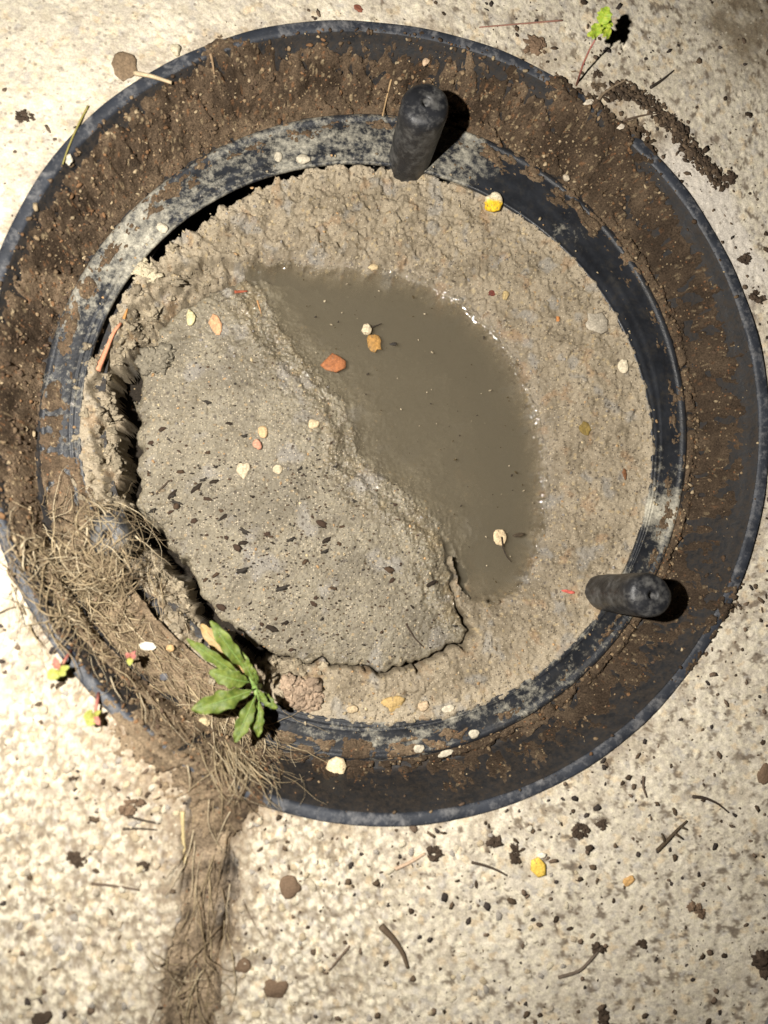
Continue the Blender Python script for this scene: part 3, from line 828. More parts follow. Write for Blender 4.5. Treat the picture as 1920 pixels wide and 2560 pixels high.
# ------------------------------------------------------------------ the puddle
m, N, L, B = new_mat('murky_water')
N.remove(B)
out = N['Material Output']
tr_ = N.new('ShaderNodeBsdfTransparent'); tr_.inputs[0].default_value = (0.97, 0.97, 0.96, 1)
gl = N.new('ShaderNodeBsdfGlossy'); gl.inputs['Roughness'].default_value = 0.05
fr = N.new('ShaderNodeFresnel'); fr.inputs[0].default_value = 1.33
mx = N.new('ShaderNodeMixShader')
L.new(fr.outputs[0], mx.inputs[0]); L.new(tr_.outputs[0], mx.inputs[1]); L.new(gl.outputs[0], mx.inputs[2]); L.new(mx.outputs[0], out.inputs['Surface'])
vol = N.new('ShaderNodeVolumePrincipled')
vol.inputs['Color'].default_value = (0.54, 0.475, 0.36, 1)
vol.inputs['Density'].default_value = 88.0
vol.inputs['Anisotropy'].default_value = 0.0
L.new(vol.outputs[0], out.inputs['Volume'])
zbed = np.maximum(np.where(keep_s, zs, -1), np.where(keep_b, zb, -1))
depth = Z_W - zbed
sel = (q['sw'] > -0.006) & (depth > -0.0030)
far_side = sstep(-0.004, 0.004, q['dl'] - q['dr'])
amp = (0.0004 + 0.0013 * far_side) * (1 + 0.7 * fbm(X, Y, 150, 2, 95))
zwat = Z_W + amp * np.where(q['sw'] > 0, np.exp(-np.clip(q['sw'], 0, 1) / 0.0028), 1 - q['sw'] / 0.0028)
Ft = Fall[sel[Fall].all(1)]
Vt, Ft, (b_,) = drop_unused(np.c_[X, Y, zwat], Ft, [zbed])
nV = len(Vt)
Vb = Vt.copy(); Vb[:, 2] = -0.088
# close the body: top, bottom and a skirt along the border
e = np.concatenate([Ft[:, [0, 1]], Ft[:, [1, 2]], Ft[:, [2, 3]], Ft[:, [3, 0]]])
key = e[:, 0].astype(np.int64) * nV + e[:, 1]; rkey = e[:, 1].astype(np.int64) * nV + e[:, 0]
be = e[~np.isin(key, rkey)]
skirt = np.stack([be[:, 1], be[:, 0], be[:, 0] + nV, be[:, 1] + nV], -1)
wat = link('water', mesh_arrays('water', np.r_[Vt, Vb], np.r_[Ft, Ft[:, ::-1] + nV, skirt]), m)
tag(wat, 'murky olive brown puddle of standing water in the mud', kind='structure')

# ------------------------------------------------------------------ specks afloat on the puddle
frng = np.random.default_rng(31)
fv = []; ff = []; fc = []; o_ = 0
while len(fv) < 130:
    px, py = frng.uniform(570, 1165), frng.uniform(600, 1280)
    p = at(px, py, Z_W)
    if float(sdist(p[:1], p[1:2], W_POLY)[0]) < 0.006: continue
    s_ = 0.0002 + 0.0006 * frng.random() ** 3
    v = lump(ICO1, s_ * frng.uniform(0.8, 2.2), s_, s_ * 0.5, 0.4, frng, 1)
    a_ = frng.uniform(0, 6.28)
    v = np.c_[v[:, 0] * math.cos(a_) - v[:, 1] * math.sin(a_) + p[0], v[:, 0] * math.sin(a_) + v[:, 1] * math.cos(a_) + p[1], v[:, 2] + Z_W + 0.0002]
    fv.append(v); ff.append(np.array(ICO1[1]) + o_); o_ += len(v)
    fc.append(np.tile([(0.05, 0.04, 0.03), (0.45, 0.38, 0.26), (0.30, 0.25, 0.17), (0.08, 0.06, 0.03)][frng.integers(4)], (len(v), 1)))
fl = link('floating_specks', mesh_arrays('floating_specks', np.concatenate(fv), np.concatenate(ff), np.concatenate(fc)), M_CRUMB)
tag(fl, 'tiny dark and pale specks floating on the murky puddle', 'specks', kind='stuff')

# ------------------------------------------------------------------ soil in the concrete joint
jx = np.arange(JOINT[:, 0].min() - 0.03, JOINT[:, 0].max() + 0.03, 0.0010)
jy = np.arange(JOINT[:, 1].min(), JOINT[:, 1].max() + 0.005, 0.0010)
JX, JY = np.meshgrid(jx, jy); X = JX.ravel(); Y = JY.ravel()
d = joint_d(X, Y)
dd, _ = poly_dist(X, Y, JOINT, False)
side = X - np.interp(-Y, -JOINT[:, 1], JOINT[:, 0])
Z = -0.0045 + fbm(X, Y, 55, 4, 101) * 0.006 + fbm(X, Y, 250, 3, 102) * 0.0014 + (0.5 - worley(X, Y, 350, 103)[0]) * 0.0012
Z = Z - 0.009 * np.exp(-((side - 0.0115 - 0.002 * fbm(X, Y, 60, 2, 104)) / 0.0022) ** 2) * sstep(-0.5, 0.1, fbm(X, Y, 30, 2, 105))
Z = Z + 0.0030 * sstep(0.008, 0.0145, d) - 0.004 * sstep(0.0150, 0.0185, d)
c = mixc((0.18, 0.135, 0.09), (0.36, 0.275, 0.185), sstep(-0.3, 0.3, fbm(X, Y, 50, 4, 106)))
c = blend(c, (0.20, 0.185, 0.165), 0.7 * sstep(0.0, 0.3, fbm(X, Y, 28, 3, 107)))
c = blend(c, (0.05, 0.038, 0.028), 0.7 * sstep(0.15, 0.4, fbm(X, Y, 60, 3, 108)))
Fq = grid_faces(len(jy), len(jx)); k = d < 0.0190
r_, t_ = polar(X, Y); k &= r_ > R_RIM(t_) - 0.004
Fq = Fq[k[Fq].all(1)]
V, Fq, (c,) = drop_unused(np.c_[X, Y, Z], Fq, [c])
js = link('joint_soil', mesh_arrays('joint_soil', V, Fq, c), M_SOIL)
tag(js, 'brown soil filling the open joint in the concrete below the frame', 'soil', kind='stuff')


def z_joint(x, y):
    return -0.0045 + fbm(x, y, 55, 4, 101) * 0.005


def z_top_exact(x, y):
    """Highest surface at a point (for setting things down)."""
    x = np.atleast_1d(np.asarray(x, float)); y = np.atleast_1d(np.asarray(y, float))
    r, t = polar(x, y); R = R_RIM(t)
    z = np.where(r > R, z_conc(x, y), z_frame(np.minimum(r, R - 1e-4), t))
    m = r < R_IN(t) + 0.012; ri = R_IN(t)
    if m.any():
        zm = z_mud(x[m], y[m])
        z[m] = np.where(r[m] < ri[m] + 0.001, np.maximum(zm, -0.09), np.maximum(z[m], zm))
    m = (r > ri) & (r < R + 0.03)
    if m.any():
        z[m] = np.maximum(z[m], z_soil(x[m], y[m]))
    z = np.where((joint_d(x, y) < 0.013) & (r > R), np.maximum(z, z_joint(x, y)), z)
    return z


RX0, RY0, RD = -0.36, -0.42, 0.00125
_rx = np.arange(RX0, 0.50, RD); _ry = np.arange(RY0, 0.56, RD)
_RXX, _RYY = np.meshgrid(_rx, _ry)
ZTOP = z_top_exact(_RXX.ravel(), _RYY.ravel()).reshape(_RXX.shape)
_inw = poly_dist(_RXX.ravel(), _RYY.ravel(), W_POLY)[1].reshape(_RXX.shape)
ZTOP = np.where(_inw, np.maximum(ZTOP, Z_W - 0.0008), ZTOP)      # things float on the puddle


def z_top(x, y):
    """The same from a height raster (fast)."""
    x = np.atleast_1d(np.asarray(x, float)); y = np.atleast_1d(np.asarray(y, float))
    fx = np.clip((x - RX0) / RD, 0, len(_rx) - 1.001); fy = np.clip((y - RY0) / RD, 0, len(_ry) - 1.001)
    i = fx.astype(int); j = fy.astype(int); u = fx - i; v = fy - j
    return (ZTOP[j, i] * (1 - u) + ZTOP[j, i + 1] * u) * (1 - v) + (ZTOP[j + 1, i] * (1 - u) + ZTOP[j + 1, i + 1] * u) * v


def ground(px, py, z0=None):
    """World point where the line of sight at a picture position meets the top surface."""
    z = -0.02 if z0 is None else z0
    for _ in range(7):
        p = at(px, py, z)
        z = 0.4 * z + 0.6 * float(z_top(p[0], p[1])[0])
    p = at(px, py, z)
    return Vector((p[0], p[1], float(z_top(p[0], p[1])[0])))


PXM = CAM_H / F_PX    # metres per picture unit near the concrete

# ------------------------------------------------------------------ stones of the concrete (worn lower left), joined grit elsewhere
srng = np.random.default_rng(5)
stone_meshes = []
for k in range(9):
    v = lump(ICO2, 1, srng.uniform(0.7, 1.0), srng.uniform(0.5, 0.75), 0.35, srng, 4)
    me = bpy.data.meshes.new('stone'); me.from_pydata(v.tolist(), [], ICO2[1]); me.polygons.foreach_set('use_smooth', [True] * len(me.polygons))
    a = me.color_attributes.new('col', 'FLOAT_COLOR', 'POINT')
    cc = [(0.66, 0.58, 0.43), (0.70, 0.62, 0.46), (0.60, 0.50, 0.36), (0.72, 0.66, 0.53), (0.50, 0.43, 0.33), (0.64, 0.54, 0.36), (0.42, 0.38, 0.33), (0.68, 0.60, 0.47), (0.56, 0.46, 0.31)][k]
    a.data.foreach_set('color', np.tile((*cc, 1), len(v)).astype(np.float32))
    me.materials.append(M_STONE)
    stone_meshes.append(me)
cnt = 0
while cnt < 290:
    px, py = srng.uniform(0, 1250), srng.uniform(1350, 2212)
    if px > 700 and srng.random() < 0.6: continue
    p = at(px, py, 0.0); r, t = polar(p[0], p[1])
    if r < R_RIM(t) + 0.006: continue
    if float(joint_d(np.array([p[0]]), np.array([p[1]]))[0]) < 0.017: continue
    s = srng.uniform(0.0013, 0.0027)
    o = link('stone', stone_meshes[srng.integers(9)], None, concrete, (p[0], p[1], float(z_top(p[0], p[1])[0]) - s * 0.05), (0, 0, srng.uniform(0, 6.28)))
    o.scale = (s * srng.uniform(0.9, 1.3), s, s * 0.85)
    cnt += 1

# ------------------------------------------------------------------ loose crumbs (too many to count)
crng = np.random.default_rng(9)


def scatter(name, label, cat, n, pick, size, flat, colors, mat, base=ICO1, knob=0.6, facets=1):
    mb_v = []; mb_f = []; mb_c = []
    P = pick(n); Zt = z_top(P[:, 0], P[:, 1]); o = 0
    nf = np.array(base[1])
    for (x, y), z in zip(P, Zt):
        s = size(crng)
        v = lump(base, s * crng.uniform(0.8, 1.7), s * crng.uniform(0.6, 1.1), s * crng.uniform(*flat), knob, crng, facets)
        a = crng.uniform(0, 6.28); ca, sa = math.cos(a), math.sin(a)
        w = np.c_[v[:, 0] * ca - v[:, 1] * sa + x, v[:, 0] * sa + v[:, 1] * ca + y, v[:, 2] + z + s * 0.15]
        mb_v.append(w); mb_f.append(nf + o); o += len(w)
        cc = np.array(colors[crng.integers(len(colors))]) * crng.uniform(0.75, 1.25)
        mb_c.append(np.tile(cc, (len(w), 1)))
    ob = link(name, mesh_arrays(name, np.concatenate(mb_v), np.concatenate(mb_f), np.concatenate(mb_c)), mat)
    tag(ob, label, cat, kind='stuff')
    return ob


def pick_concrete(n):
    out_ = []
    while len(out_) < n:
        px, py = crng.uniform(-20, 1690), crng.uniform(-20, 2240)
        dens = 0.35
        if px > 1050: dens = 0.8
        if py > 1700 and px > 600: dens = 0.75
        if px < 500 and py < 500: dens = 0.08
        if crng.random() > dens: continue
        p = at(px, py, 0.0); r, t = polar(p[0], p[1])
        if r < R_RIM(t) + 0.001: continue
        if crng.random() > 0.5 + 0.5 * math.exp(-(r - R_RIM(t)) / 0.03): continue
        out_.append(p[:2])
    return np.array(out_)


def pick_soil(n):
    out_ = []
    while len(out_) < n:
        t = crng.uniform(-math.pi, math.pi); R = float(R_RIM(t)); r = crng.uniform(float(R_OUT(t)) - 0.002, R - 0.006)
        dg = math.degrees(t) % 360
        if (dg > 252 or dg < 38) and R - r < 0.026 and crng.random() < 0.85: continue
        out_.append((C[0] + r * math.cos(t), C[1] + r * math.sin(t)))
    return np.array(out_)


def pick_mud(n):
    out_ = []
    while len(out_) < n:
        t = crng.uniform(-math.pi, math.pi); r = float(R_IN(t)) * math.sqrt(crng.uniform(0, 1.08))
        out_.append((C[0] + r * math.cos(t), C[1] + r * math.sin(t)))
    out_ = np.array(out_)
    _, ins = poly_dist(out_[:, 0], out_[:, 1], W_POLY)
    out_ = out_[~ins]
    z = z_top(out_[:, 0], out_[:, 1])
    return out_[z > -0.062]


scatter('soil_crumbs', 'dark brown crumbs of soil scattered over the pale concrete', 'soil crumbs', 1250, pick_concrete,
        lambda r: 0.0004 + 0.0019 * r.random() ** 3, (0.2, 0.4), [(0.06, 0.042, 0.028), (0.10, 0.07, 0.045), (0.14, 0.10, 0.07), (0.05, 0.04, 0.035)], M_CRUMB)
scatter('soil_grit', 'loose crumbs and grit lying on the soil inside the frame', 'grit', 4600, pick_soil,
        lambda r: 0.0003 + 0.0014 * r.random() ** 2.6, (0.5, 0.9), [(0.07, 0.045, 0.028), (0.11, 0.075, 0.045), (0.16, 0.11, 0.065), (0.09, 0.06, 0.04), (0.06, 0.04, 0.026), (0.13, 0.09, 0.055), (0.24, 0.17, 0.10), (0.18, 0.10, 0.05), (0.08, 0.055, 0.035), (0.36, 0.28, 0.175)], M_CRUMB)
scatter('mud_grit', 'fine sand grains and small stones bedded in the mud', 'grit', 2200, pick_mud,
        lambda r: 0.0003 + 0.0009 * r.random() ** 2.5, (0.4, 0.8), [(0.34, 0.28, 0.19), (0.28, 0.23, 0.15), (0.45, 0.36, 0.22), (0.22, 0.17, 0.11), (0.38, 0.24, 0.12), (0.24, 0.22, 0.20)], M_STONE)

def pick_crust(n):
    A_ = np.vstack([BANK_IN[1:26]]); out_ = []
    while len(out_) < n:
        f = crng.uniform(0, len(A_) - 1.001); i = int(f); w = f - i
        p = A_[i] * (1 - w) + A_[i + 1] * w
        q_ = p - C; q_ = q_ / np.linalg.norm(q_)
        p = p + q_ * crng.exponential(0.006) + crng.normal(0, 0.0015, 2)
        out_.append(p)
    out_ = np.array(out_); z = z_top(out_[:, 0], out_[:, 1])
    return out_[z > -0.066]


scatter('mud_nodules', 'knobbly lumps of dried mud along the left and lower crust edges', 'mud', 420, pick_crust,
        lambda r: 0.0008 + 0.0024 * r.random() ** 2.2, (0.5, 0.9), [(0.27, 0.225, 0.155), (0.30, 0.25, 0.175), (0.22, 0.18, 0.125), (0.33, 0.275, 0.19)], M_NODULE, ICO3, 0.9, 6)

# ------------------------------------------------------------------ dark chips bedded in the slab (parts of it)
prng = np.random.default_rng(21)
dark_cols = [(0.030, 0.022, 0.016), (0.055, 0.035, 0.024), (0.040, 0.034, 0.028), (0.075, 0.048, 0.030)]
chip_meshes = []
for k in range(8):
    v = lump(ICO2, prng.uniform(0.9, 1.3), prng.uniform(0.45, 0.8), 0.5, 0.8, prng, 4)
    me = bpy.data.meshes.new('wood_chip'); me.from_pydata(v.tolist(), [], ICO2[1]); me.polygons.foreach_set('use_smooth', [True] * len(me.polygons))
    a = me.color_attributes.new('col', 'FLOAT_COLOR', 'POINT'); a.data.foreach_set('color', np.tile((*dark_cols[k % 4], 1), len(v)).astype(np.float32))
    me.materials.append(M_CRUMB); chip_meshes.append(me)


def slab_points(n):
    out_ = []
    while len(out_) < n:
        px, py = prng.uniform(300, 1000), prng.uniform(760, 1430)
        w = 1.0 if py > 1000 and px < 760 else 0.55
        if py < 950: w = 0.22
        if prng.random() > w: continue
        p = at(px, py, -0.048)
        if float(sdist(p[:1], p[1:2], SLAB)[0]) < 0.004 or poly_dist(p[:1], p[1:2], W_POLY)[1][0]: continue
        if float(poly_dist(p[:1], p[1:2], W_LEFT, False)[0][0]) < 0.012 and prng.random() < 0.7: continue
        out_.append(p[:2])
    return np.array(out_)


P = slab_points(170); Zp = mud_surfaces(P[:, 0], P[:, 1])[0]
for (x, y), z in zip(P, Zp):
    s = 0.0006 + 0.0024 * prng.random() ** 2.6
    o = link('wood_chip', chip_meshes[prng.integers(8)], None, slab, (x, y, z + s * 0.22), (prng.uniform(-.2, .2), prng.uniform(-.2, .2), prng.uniform(-0.7, 0.9)))
    o.scale = (s * prng.uniform(0.9, 1.5), s, s)
mbv = []; mbf = []; mbc = []; o_ = 0
P = slab_points(1300); Zp = mud_surfaces(P[:, 0], P[:, 1])[0]; nf = np.array(ICO1[1])
for (x, y), z in zip(P, Zp):
    s = 0.00025 + 0.0006 * prng.random() ** 2
    v = lump(ICO1, s * 1.3, s * 0.9, s * 0.6, 0.5, prng, 1) + np.array([x, y, z + s * 0.35])
    mbv.append(v); mbf.append(nf + o_); o_ += len(v)
    mbc.append(np.tile(dark_cols[prng.integers(4)], (len(v), 1)))
sp = link('dark_specks', mesh_arrays('dark_specks', np.concatenate(mbv), np.concatenate(mbf), np.concatenate(mbc)), M_CRUMB, slab)
sp['kind'] = 'stuff'

# ------------------------------------------------------------------ roots
rrng = random.Random(3)
root_cols = [(0.36, 0.285, 0.175), (0.29, 0.225, 0.135), (0.48, 0.40, 0.27), (0.22, 0.165, 0.10), (0.33, 0.255, 0.155), (0.15, 0.108, 0.065)]


_pl = at(203, 1178, -0.006)
_dl = np.hypot(_RXX - _pl[0], _RYY - _pl[1])
ZTOP_PLAIN = ZTOP.copy()
ZTOP = np.maximum(ZTOP, np.where(_dl < 0.040, -0.0085 - 0.028 * sstep(0.014, 0.040, _dl), -1))


def root_path(px, py, ang, length, wig, lift, n=9):
    """A root that lies over the ground: picture start and heading, length in picture units."""
    P = []; a = ang; x, y = px, py; curl = rrng.uniform(-1, 1) * wig * 0.5
    for i in range(n):
        P.append((x, y))
        a += rrng.uniform(-1, 1) * wig + curl
        x += math.cos(a) * length / (n - 1); y += math.sin(a) * length / (n - 1)
    A = np.array(P)
    w = at(A[:, 0], A[:, 1], -0.020)
    for _ in range(3):
        zt = z_top(w[:, 0], w[:, 1]); zt = np.clip(zt, -0.046, 0.012)
        w = at(A[:, 0], A[:, 1], zt)
    zt = np.convolve(np.pad(zt, 1, mode='edge'), [0.25, 0.5, 0.25], 'valid')
    h0 = rrng.uniform(0.0, 1.0) * lift
    zz = zt + 0.0003 + h0 * np.sin(np.linspace(0.15, math.pi * rrng.uniform(0.8, 1.0), n)) ** 0.7
    return [Vector((w[i][0], w[i][1], zz[i])) for i in range(n)]


def flow(px, py):
    """Heading of the root mat: they sweep round the lug and along the ring towards the weed."""
    a = math.atan2(py - 1160, px - 190)
    if py < 1330 and px < 330:
        return a + math.pi / 2 * rrng.choice((1, 1, 1, -1)) + rrng.uniform(-0.8, 0.8) if rrng.random() < 0.55 else rrng.uniform(0.2, 1.9)
    return math.radians(48) + rrng.uniform(-0.55, 0.55)


mb = MB(); n_r = 0
tries = 0
while n_r < 900 and tries < 20000:
    tries += 1
    # mat between the buried lug and the weed
    if rrng.random() < 0.62:
        px, py = rrng.gauss(185, 85), rrng.gauss(1215, 75)
        if not (10 < px < 350 and 1080 < py < 1400): continue
        L_ = rrng.uniform(40, 130); lift = 0.007
    else:
        s = rrng.random(); px, py = 150 + s * 420 + rrng.gauss(0, 38), 1260 + s * 360 + rrng.gauss(0, 45)
        L_ = rrng.uniform(40, 150); lift = 0.003
    mb.tube(root_path(px, py, flow(px, py), L_, 0.28, lift), 0.0001 + 0.0006 * rrng.random() ** 3.2, 0.00009, 4, rrng.choice(root_cols)); n_r += 1
for k in range(70):      # pale strands hanging over the lip below the weed
    px, py = rrng.gauss(500, 35), rrng.gauss(1590, 45)
    mb.tube(root_path(px, py, math.radians(rrng.uniform(55, 110)), rrng.uniform(50, 150), 0.22, 0.004), rrng.uniform(0.00018, 0.0004), 0.00012, 4, rrng.choice(root_cols[:3]))
roots = link('roots', mb.mesh('roots'), M_ROOT)
tag(roots, 'tangled mat of fine dry straw coloured roots around the left lug', 'roots', kind='stuff')
mb = MB()
for k in range(48):
    s = rrng.random() ** 0.8; px, py = 478 - 60 * s + rrng.gauss(0, 26), 1680 + 500 * s
    mb.tube(root_path(px, py, math.radians(rrng.gauss(93, 16)), rrng.uniform(60, 200), 0.14, 0.0035), rrng.uniform(0.00016, 0.00045), 0.00012, 4, rrng.choice(root_cols))
for k in range(28):
    px, py = rrng.gauss(410, 28), rrng.gauss(2110, 50)
    mb.tube(root_path(px, py, rrng.uniform(0, 6.28), rrng.uniform(50, 120), 0.35, 0.006), rrng.uniform(0.00016, 0.0004), 0.00012, 4, rrng.choice(root_cols))
jr = link('joint_roots', mb.mesh('joint_roots'), M_ROOT)
tag(jr, 'thin pale roots running along the soil in the concrete joint', 'roots', kind='stuff')

ZTOP = ZTOP_PLAIN
# ------------------------------------------------------------------ single stones, chips, twigs
orng = np.random.default_rng(77)


def stone(name, label, cat, px, py, w, h, colr, tall=0.55, rot=0.0, sink=0.15, facets=5, mat=None, z0=None, colr2=None, group=None, lift=0.0):
    p = ground(px, py, z0)
    k = (CAM_H - p.z) / F_PX
    sx, sy = w * k / 2, h * k / 2; sz = tall * min(sx, sy)
    v = lump(ICO3, sx, sy, sz, 0.22, orng, facets)
    a = math.radians(rot); ca, sa = math.cos(a), math.sin(a)
    v = np.c_[v[:, 0] * ca - v[:, 1] * sa, v[:, 0] * sa + v[:, 1] * ca, v[:, 2]]
    cc = np.tile(np.array(colr) * (0.84 if max(colr) > 0.5 and colr2 is None else 1.0), (len(v), 1))
    if colr2 is not None:
        cc = blend(cc.astype(float), colr2, sstep(-0.15, 0.2, v[:, 1] / sy))
    me = mesh_arrays(name, v, np.array(ICO3[1]), cc)
    o = link(name, me, mat or M_STONE, None, (p.x, p.y, p.z + sz * (1 - 2 * sink) + lift))
    return tag(o, label, cat, group)


def chip(name, label, cat, px, py, w, h, colr, thick=0.0012, rot=0.0, tilt=(0.0, 0.0), z0=None, mat=None, lift=0.0, n=13, jag=0.22, group=None, oval=1.0):
    """Thin irregular flake with real thickness and a bevelled edge."""
    p = ground(px, py, z0); k = (CAM_H - p.z) / F_PX
    a0 = orng.uniform(0, 6.28); ring = []
    for i in range(n):
        a = 2 * math.pi * i / n
        rr = 1 + jag * orng.uniform(-1, 1)
        ring.append((w * k / 2 * rr * math.cos(a), h * k / 2 * rr * math.sin(a) * oval))
    ring = np.array(ring)
    warp = lambda q: 0.12 * thick * 3 * np.sin(q[:, 0] / (w * k / 2) * 1.7 + a0)
    rows = []
    for f, zf in ((0.02, -0.5), (0.8, -0.5), (1.0, -0.2), (1.0, 0.2), (0.86, 0.5), (0.45, 0.55), (0.02, 0.5)):
        q = ring * f
        rows.append(np.c_[q, warp(q) + zf * thick])
    V = np.concatenate(rows)
    cc = np.tile(colr, (len(V), 1)) * orng.uniform(0.85, 1.15, (len(V), 1))
    me = mesh_arrays(name, V, grid_faces(len(rows), n, True), cc)
    o = link(name, me, mat or M_STONE, None, (p.x, p.y, p.z + thick * 0.5 + 0.0003 + lift), (tilt[0], tilt[1], math.radians(rot)))
    return tag(o, label, cat, group)


def twig(name, label, path, r0, r1, colr, lift=0.0, cat='twig', branch=None, z0=None, mat=None, group=None):
    A = np.array(path, float)
    P = []
    m_ = len(A)
    tt = np.linspace(0, m_ - 1, 14)
    xs = np.interp(tt, range(m_), A[:, 0]); ys = np.interp(tt, range(m_), A[:, 1])
    if m_ > 2:
        for _ in range(2):
            xs[1:-1] = (xs[:-2] + 2 * xs[1:-1] + xs[2:]) / 4; ys[1:-1] = (ys[:-2] + 2 * ys[1:-1] + ys[2:]) / 4
    g = [ground(x, y, z0) for x, y in zip(xs, ys)]
    zz = np.array([q_.z for q_ in g]); zz = np.maximum(np.convolve(np.pad(zz, 3, mode='edge'), np.ones(7) / 7, 'valid'), zz - 0.0008)
    zz = np.maximum(zz, np.median(zz) - 0.0015)
    gg = at(xs, ys, zz); g = [Vector(p_) for p_ in gg]
    org = Vector((g[0].x, g[0].y, float(zz[0])))
    P = [Vector((q_.x, q_.y, float(z_) + r0 * 0.8 + lift)) - org for q_, z_ in zip(g, zz)]
    mb = MB(); mb.tube(P, r0, r1, 6, colr)
    if branch:
        for f, ang, ln in branch:
            i = int(f * 13); dirv = (P[min(i + 1, 13)] - P[max(i - 1, 0)]).normalized()
            rot_ = Matrix.Rotation(math.radians(ang), 3, 'Z')
            e_ = rot_ @ dirv * ln
            mb.tube([P[i], P[i] + e_ * 0.5 + Vector((0, 0, 0.0006)), P[i] + e_], r0 * 0.7, r1 * 0.8, 5, colr)
    o = link(name, mb.mesh(name), mat or M_ROOT, None, org)
    return tag(o, label, cat, group)


def clod(name, label, cat, px, py, w, h, colr, n=16, rot=0.0, mat=None, tall=0.45, small=0.34, var=0.25):
    """Crumbly lump: many small grains stuck together."""
    p = ground(px, py); k = (CAM_H - p.z) / F_PX; sx, sy = w * k / 2, h * k / 2
    vs = []; fs = []; cs_ = []; o = 0; nf = np.array(ICO3[1])
    a0 = math.radians(rot); ca, sa = math.cos(a0), math.sin(a0); bend = orng.uniform(-0.5, 0.5)
    for i in range(n):
        a = orng.uniform(0, 6.28); f = math.sqrt(orng.random()) * 0.85
        x, y = sx * f * math.cos(a), sy * f * math.sin(a) + bend * sx * (f * math.cos(a)) ** 2
        s_ = min(sx, sy) * orng.uniform(0.5, 1.3) * small * (1.5 if i < n // 3 else 1)
        v = lump(ICO3, s_ * orng.uniform(0.8, 1.5), s_, s_ * orng.uniform(0.5, 0.9), 0.9, orng, 6)
        v = v + np.array([x * ca - y * sa, x * sa + y * ca, tall * min(sx, sy) * (1 - f * f) * orng.uniform(0.2, 0.9)])
        vs.append(v); fs.append(nf + o); o += len(v)
        cs_.append(np.tile(np.array(colr) * orng.uniform(1 - var, 1 + var), (len(v), 1)))
    ob = link(name, mesh_arrays(name, np.concatenate(vs), np.concatenate(fs), np.concatenate(cs_)), mat or M_CRUMB, None, p)
    return tag(ob, label, cat)


# --- on the mud and in the water
stone('pebble', 'bright yellow pebble with a cream cap below the top lug', 'pebble', 1063, 444, 46, 44, (0.80, 0.52, 0.03), 0.8, 20, 0.15, 3, colr2=(0.72, 0.62, 0.44))
chip('leaf_scrap', 'pale orange pointed leaf scrap on the upper mud slab', 'leaf scrap', 466, 704, 24, 50, (0.50, 0.28, 0.15), 0.0009, 18, n=9)
stone('pebble', 'pale yellow teardrop pebble beside the orange leaf scrap', 'pebble', 412, 686, 22, 38, (0.66, 0.58, 0.33), 0.6, -8)
chip('brick_chip', 'rust orange brick chip at the edge of the puddle', 'brick chip', 722, 785, 58, 38, (0.30, 0.115, 0.045), 0.0022, 12, n=8, lift=-0.0006)
chip('leaf_scrap', 'amber brown scrap sunk in the upper puddle', 'leaf scrap', 808, 740, 30, 42, (0.36, 0.20, 0.06), 0.0012, 20, lift=-0.0014)
stone('pebble', 'cream pebble breaking the surface of the upper puddle', 'pebble', 791, 714, 24, 24, (0.62, 0.52, 0.36), 0.9, lift=0.0)
twig('twig', 'tiny black twig floating beside the cream pebble in the puddle', [(800, 708), (812, 705), (824, 700)], 0.0007, 0.0003, (0.03, 0.022, 0.016), lift=0.0004)
chip('dark_scrap', 'small black scrap floating right of the amber scrap', 'scrap', 849, 744, 16, 8, (0.03, 0.025, 0.02), 0.0006, 5, lift=0.0003)
stone('pebble', 'dull pink pebble in the middle of the mud slab', 'pebble', 557, 961, 20, 26, (0.48, 0.24, 0.16), 0.7)
stone('pebble', 'peach coloured pebble touching the dull pink pebble', 'pebble', 568, 932, 20, 32, (0.60, 0.42, 0.23), 0.6, 12)
stone('stone', 'cream stone half buried in the middle of the slab', 'stone', 526, 1016, 30, 40, (0.58, 0.49, 0.34), 0.5, 0, 0.3)
stone('stone', 'small cream stone right of the half buried one', 'stone', 600, 1014, 22, 22, (0.56, 0.47, 0.32), 0.5, 0, 0.3)
stone('stone', 'tan stone on the wet slope near the waterline', 'stone', 676, 915, 28, 24, (0.50, 0.40, 0.25), 0.5, 0, 0.3)
stone('stone', 'cream pebble on the mud at the far edge of the water', 'pebble', 806, 579, 24, 16, (0.62, 0.48, 0.28), 0.6)
twig('plant_splinter', 'salmon pink flat splinter lying along the left mud crust', [(212, 802), (228, 765), (245, 722), (262, 700)], 0.0019, 0.0008, (0.55, 0.24, 0.14), cat='splinter')
twig('plant_splinter', 'short orange brown splinter above the salmon one', [(268, 690), (276, 668)], 0.0011, 0.0005, (0.42, 0.21, 0.07), cat='splinter')
twig('plant_splinter', 'dark red splinter at the top edge of the slab', [(507, 632), (534, 630)], 0.0012, 0.0006, (0.30, 0.08, 0.04), cat='splinter')
twig('plant_splinter', 'thin orange needle lying near the waterline at the top', [(556, 650), (564, 678)], 0.0007, 0.0003, (0.45, 0.24, 0.10), cat='splinter')
clod('mud_lump', 'pale knobbly lump of dried mud on the upper left crust', 'mud lump', 313, 586, 48, 58, (0.52, 0.45, 0.31), 34, 25, M_NODULE, var=0.1)
clod('mud_lump', 'rounded grey mud lump on the slab beside the upper crack', 'mud lump', 343, 777, 62, 50, (0.20, 0.175, 0.13), 34, 20, M_NODULE, 0.7, 0.42, 0.1)
chip('cut_stem', 'pale round disc floating in the lower puddle', 'disc', 1079, 1161, 32, 38, (0.62, 0.48, 0.30), 0.0020, 10, jag=0.06, lift=-0.0002)
twig('twig', 'thin dark curved stalk lying on the floating pale disc', [(1081, 1160), (1084, 1185), (1092, 1203), (1102, 1214)], 0.0006, 0.0003, (0.035, 0.025, 0.018), lift=0.0022)
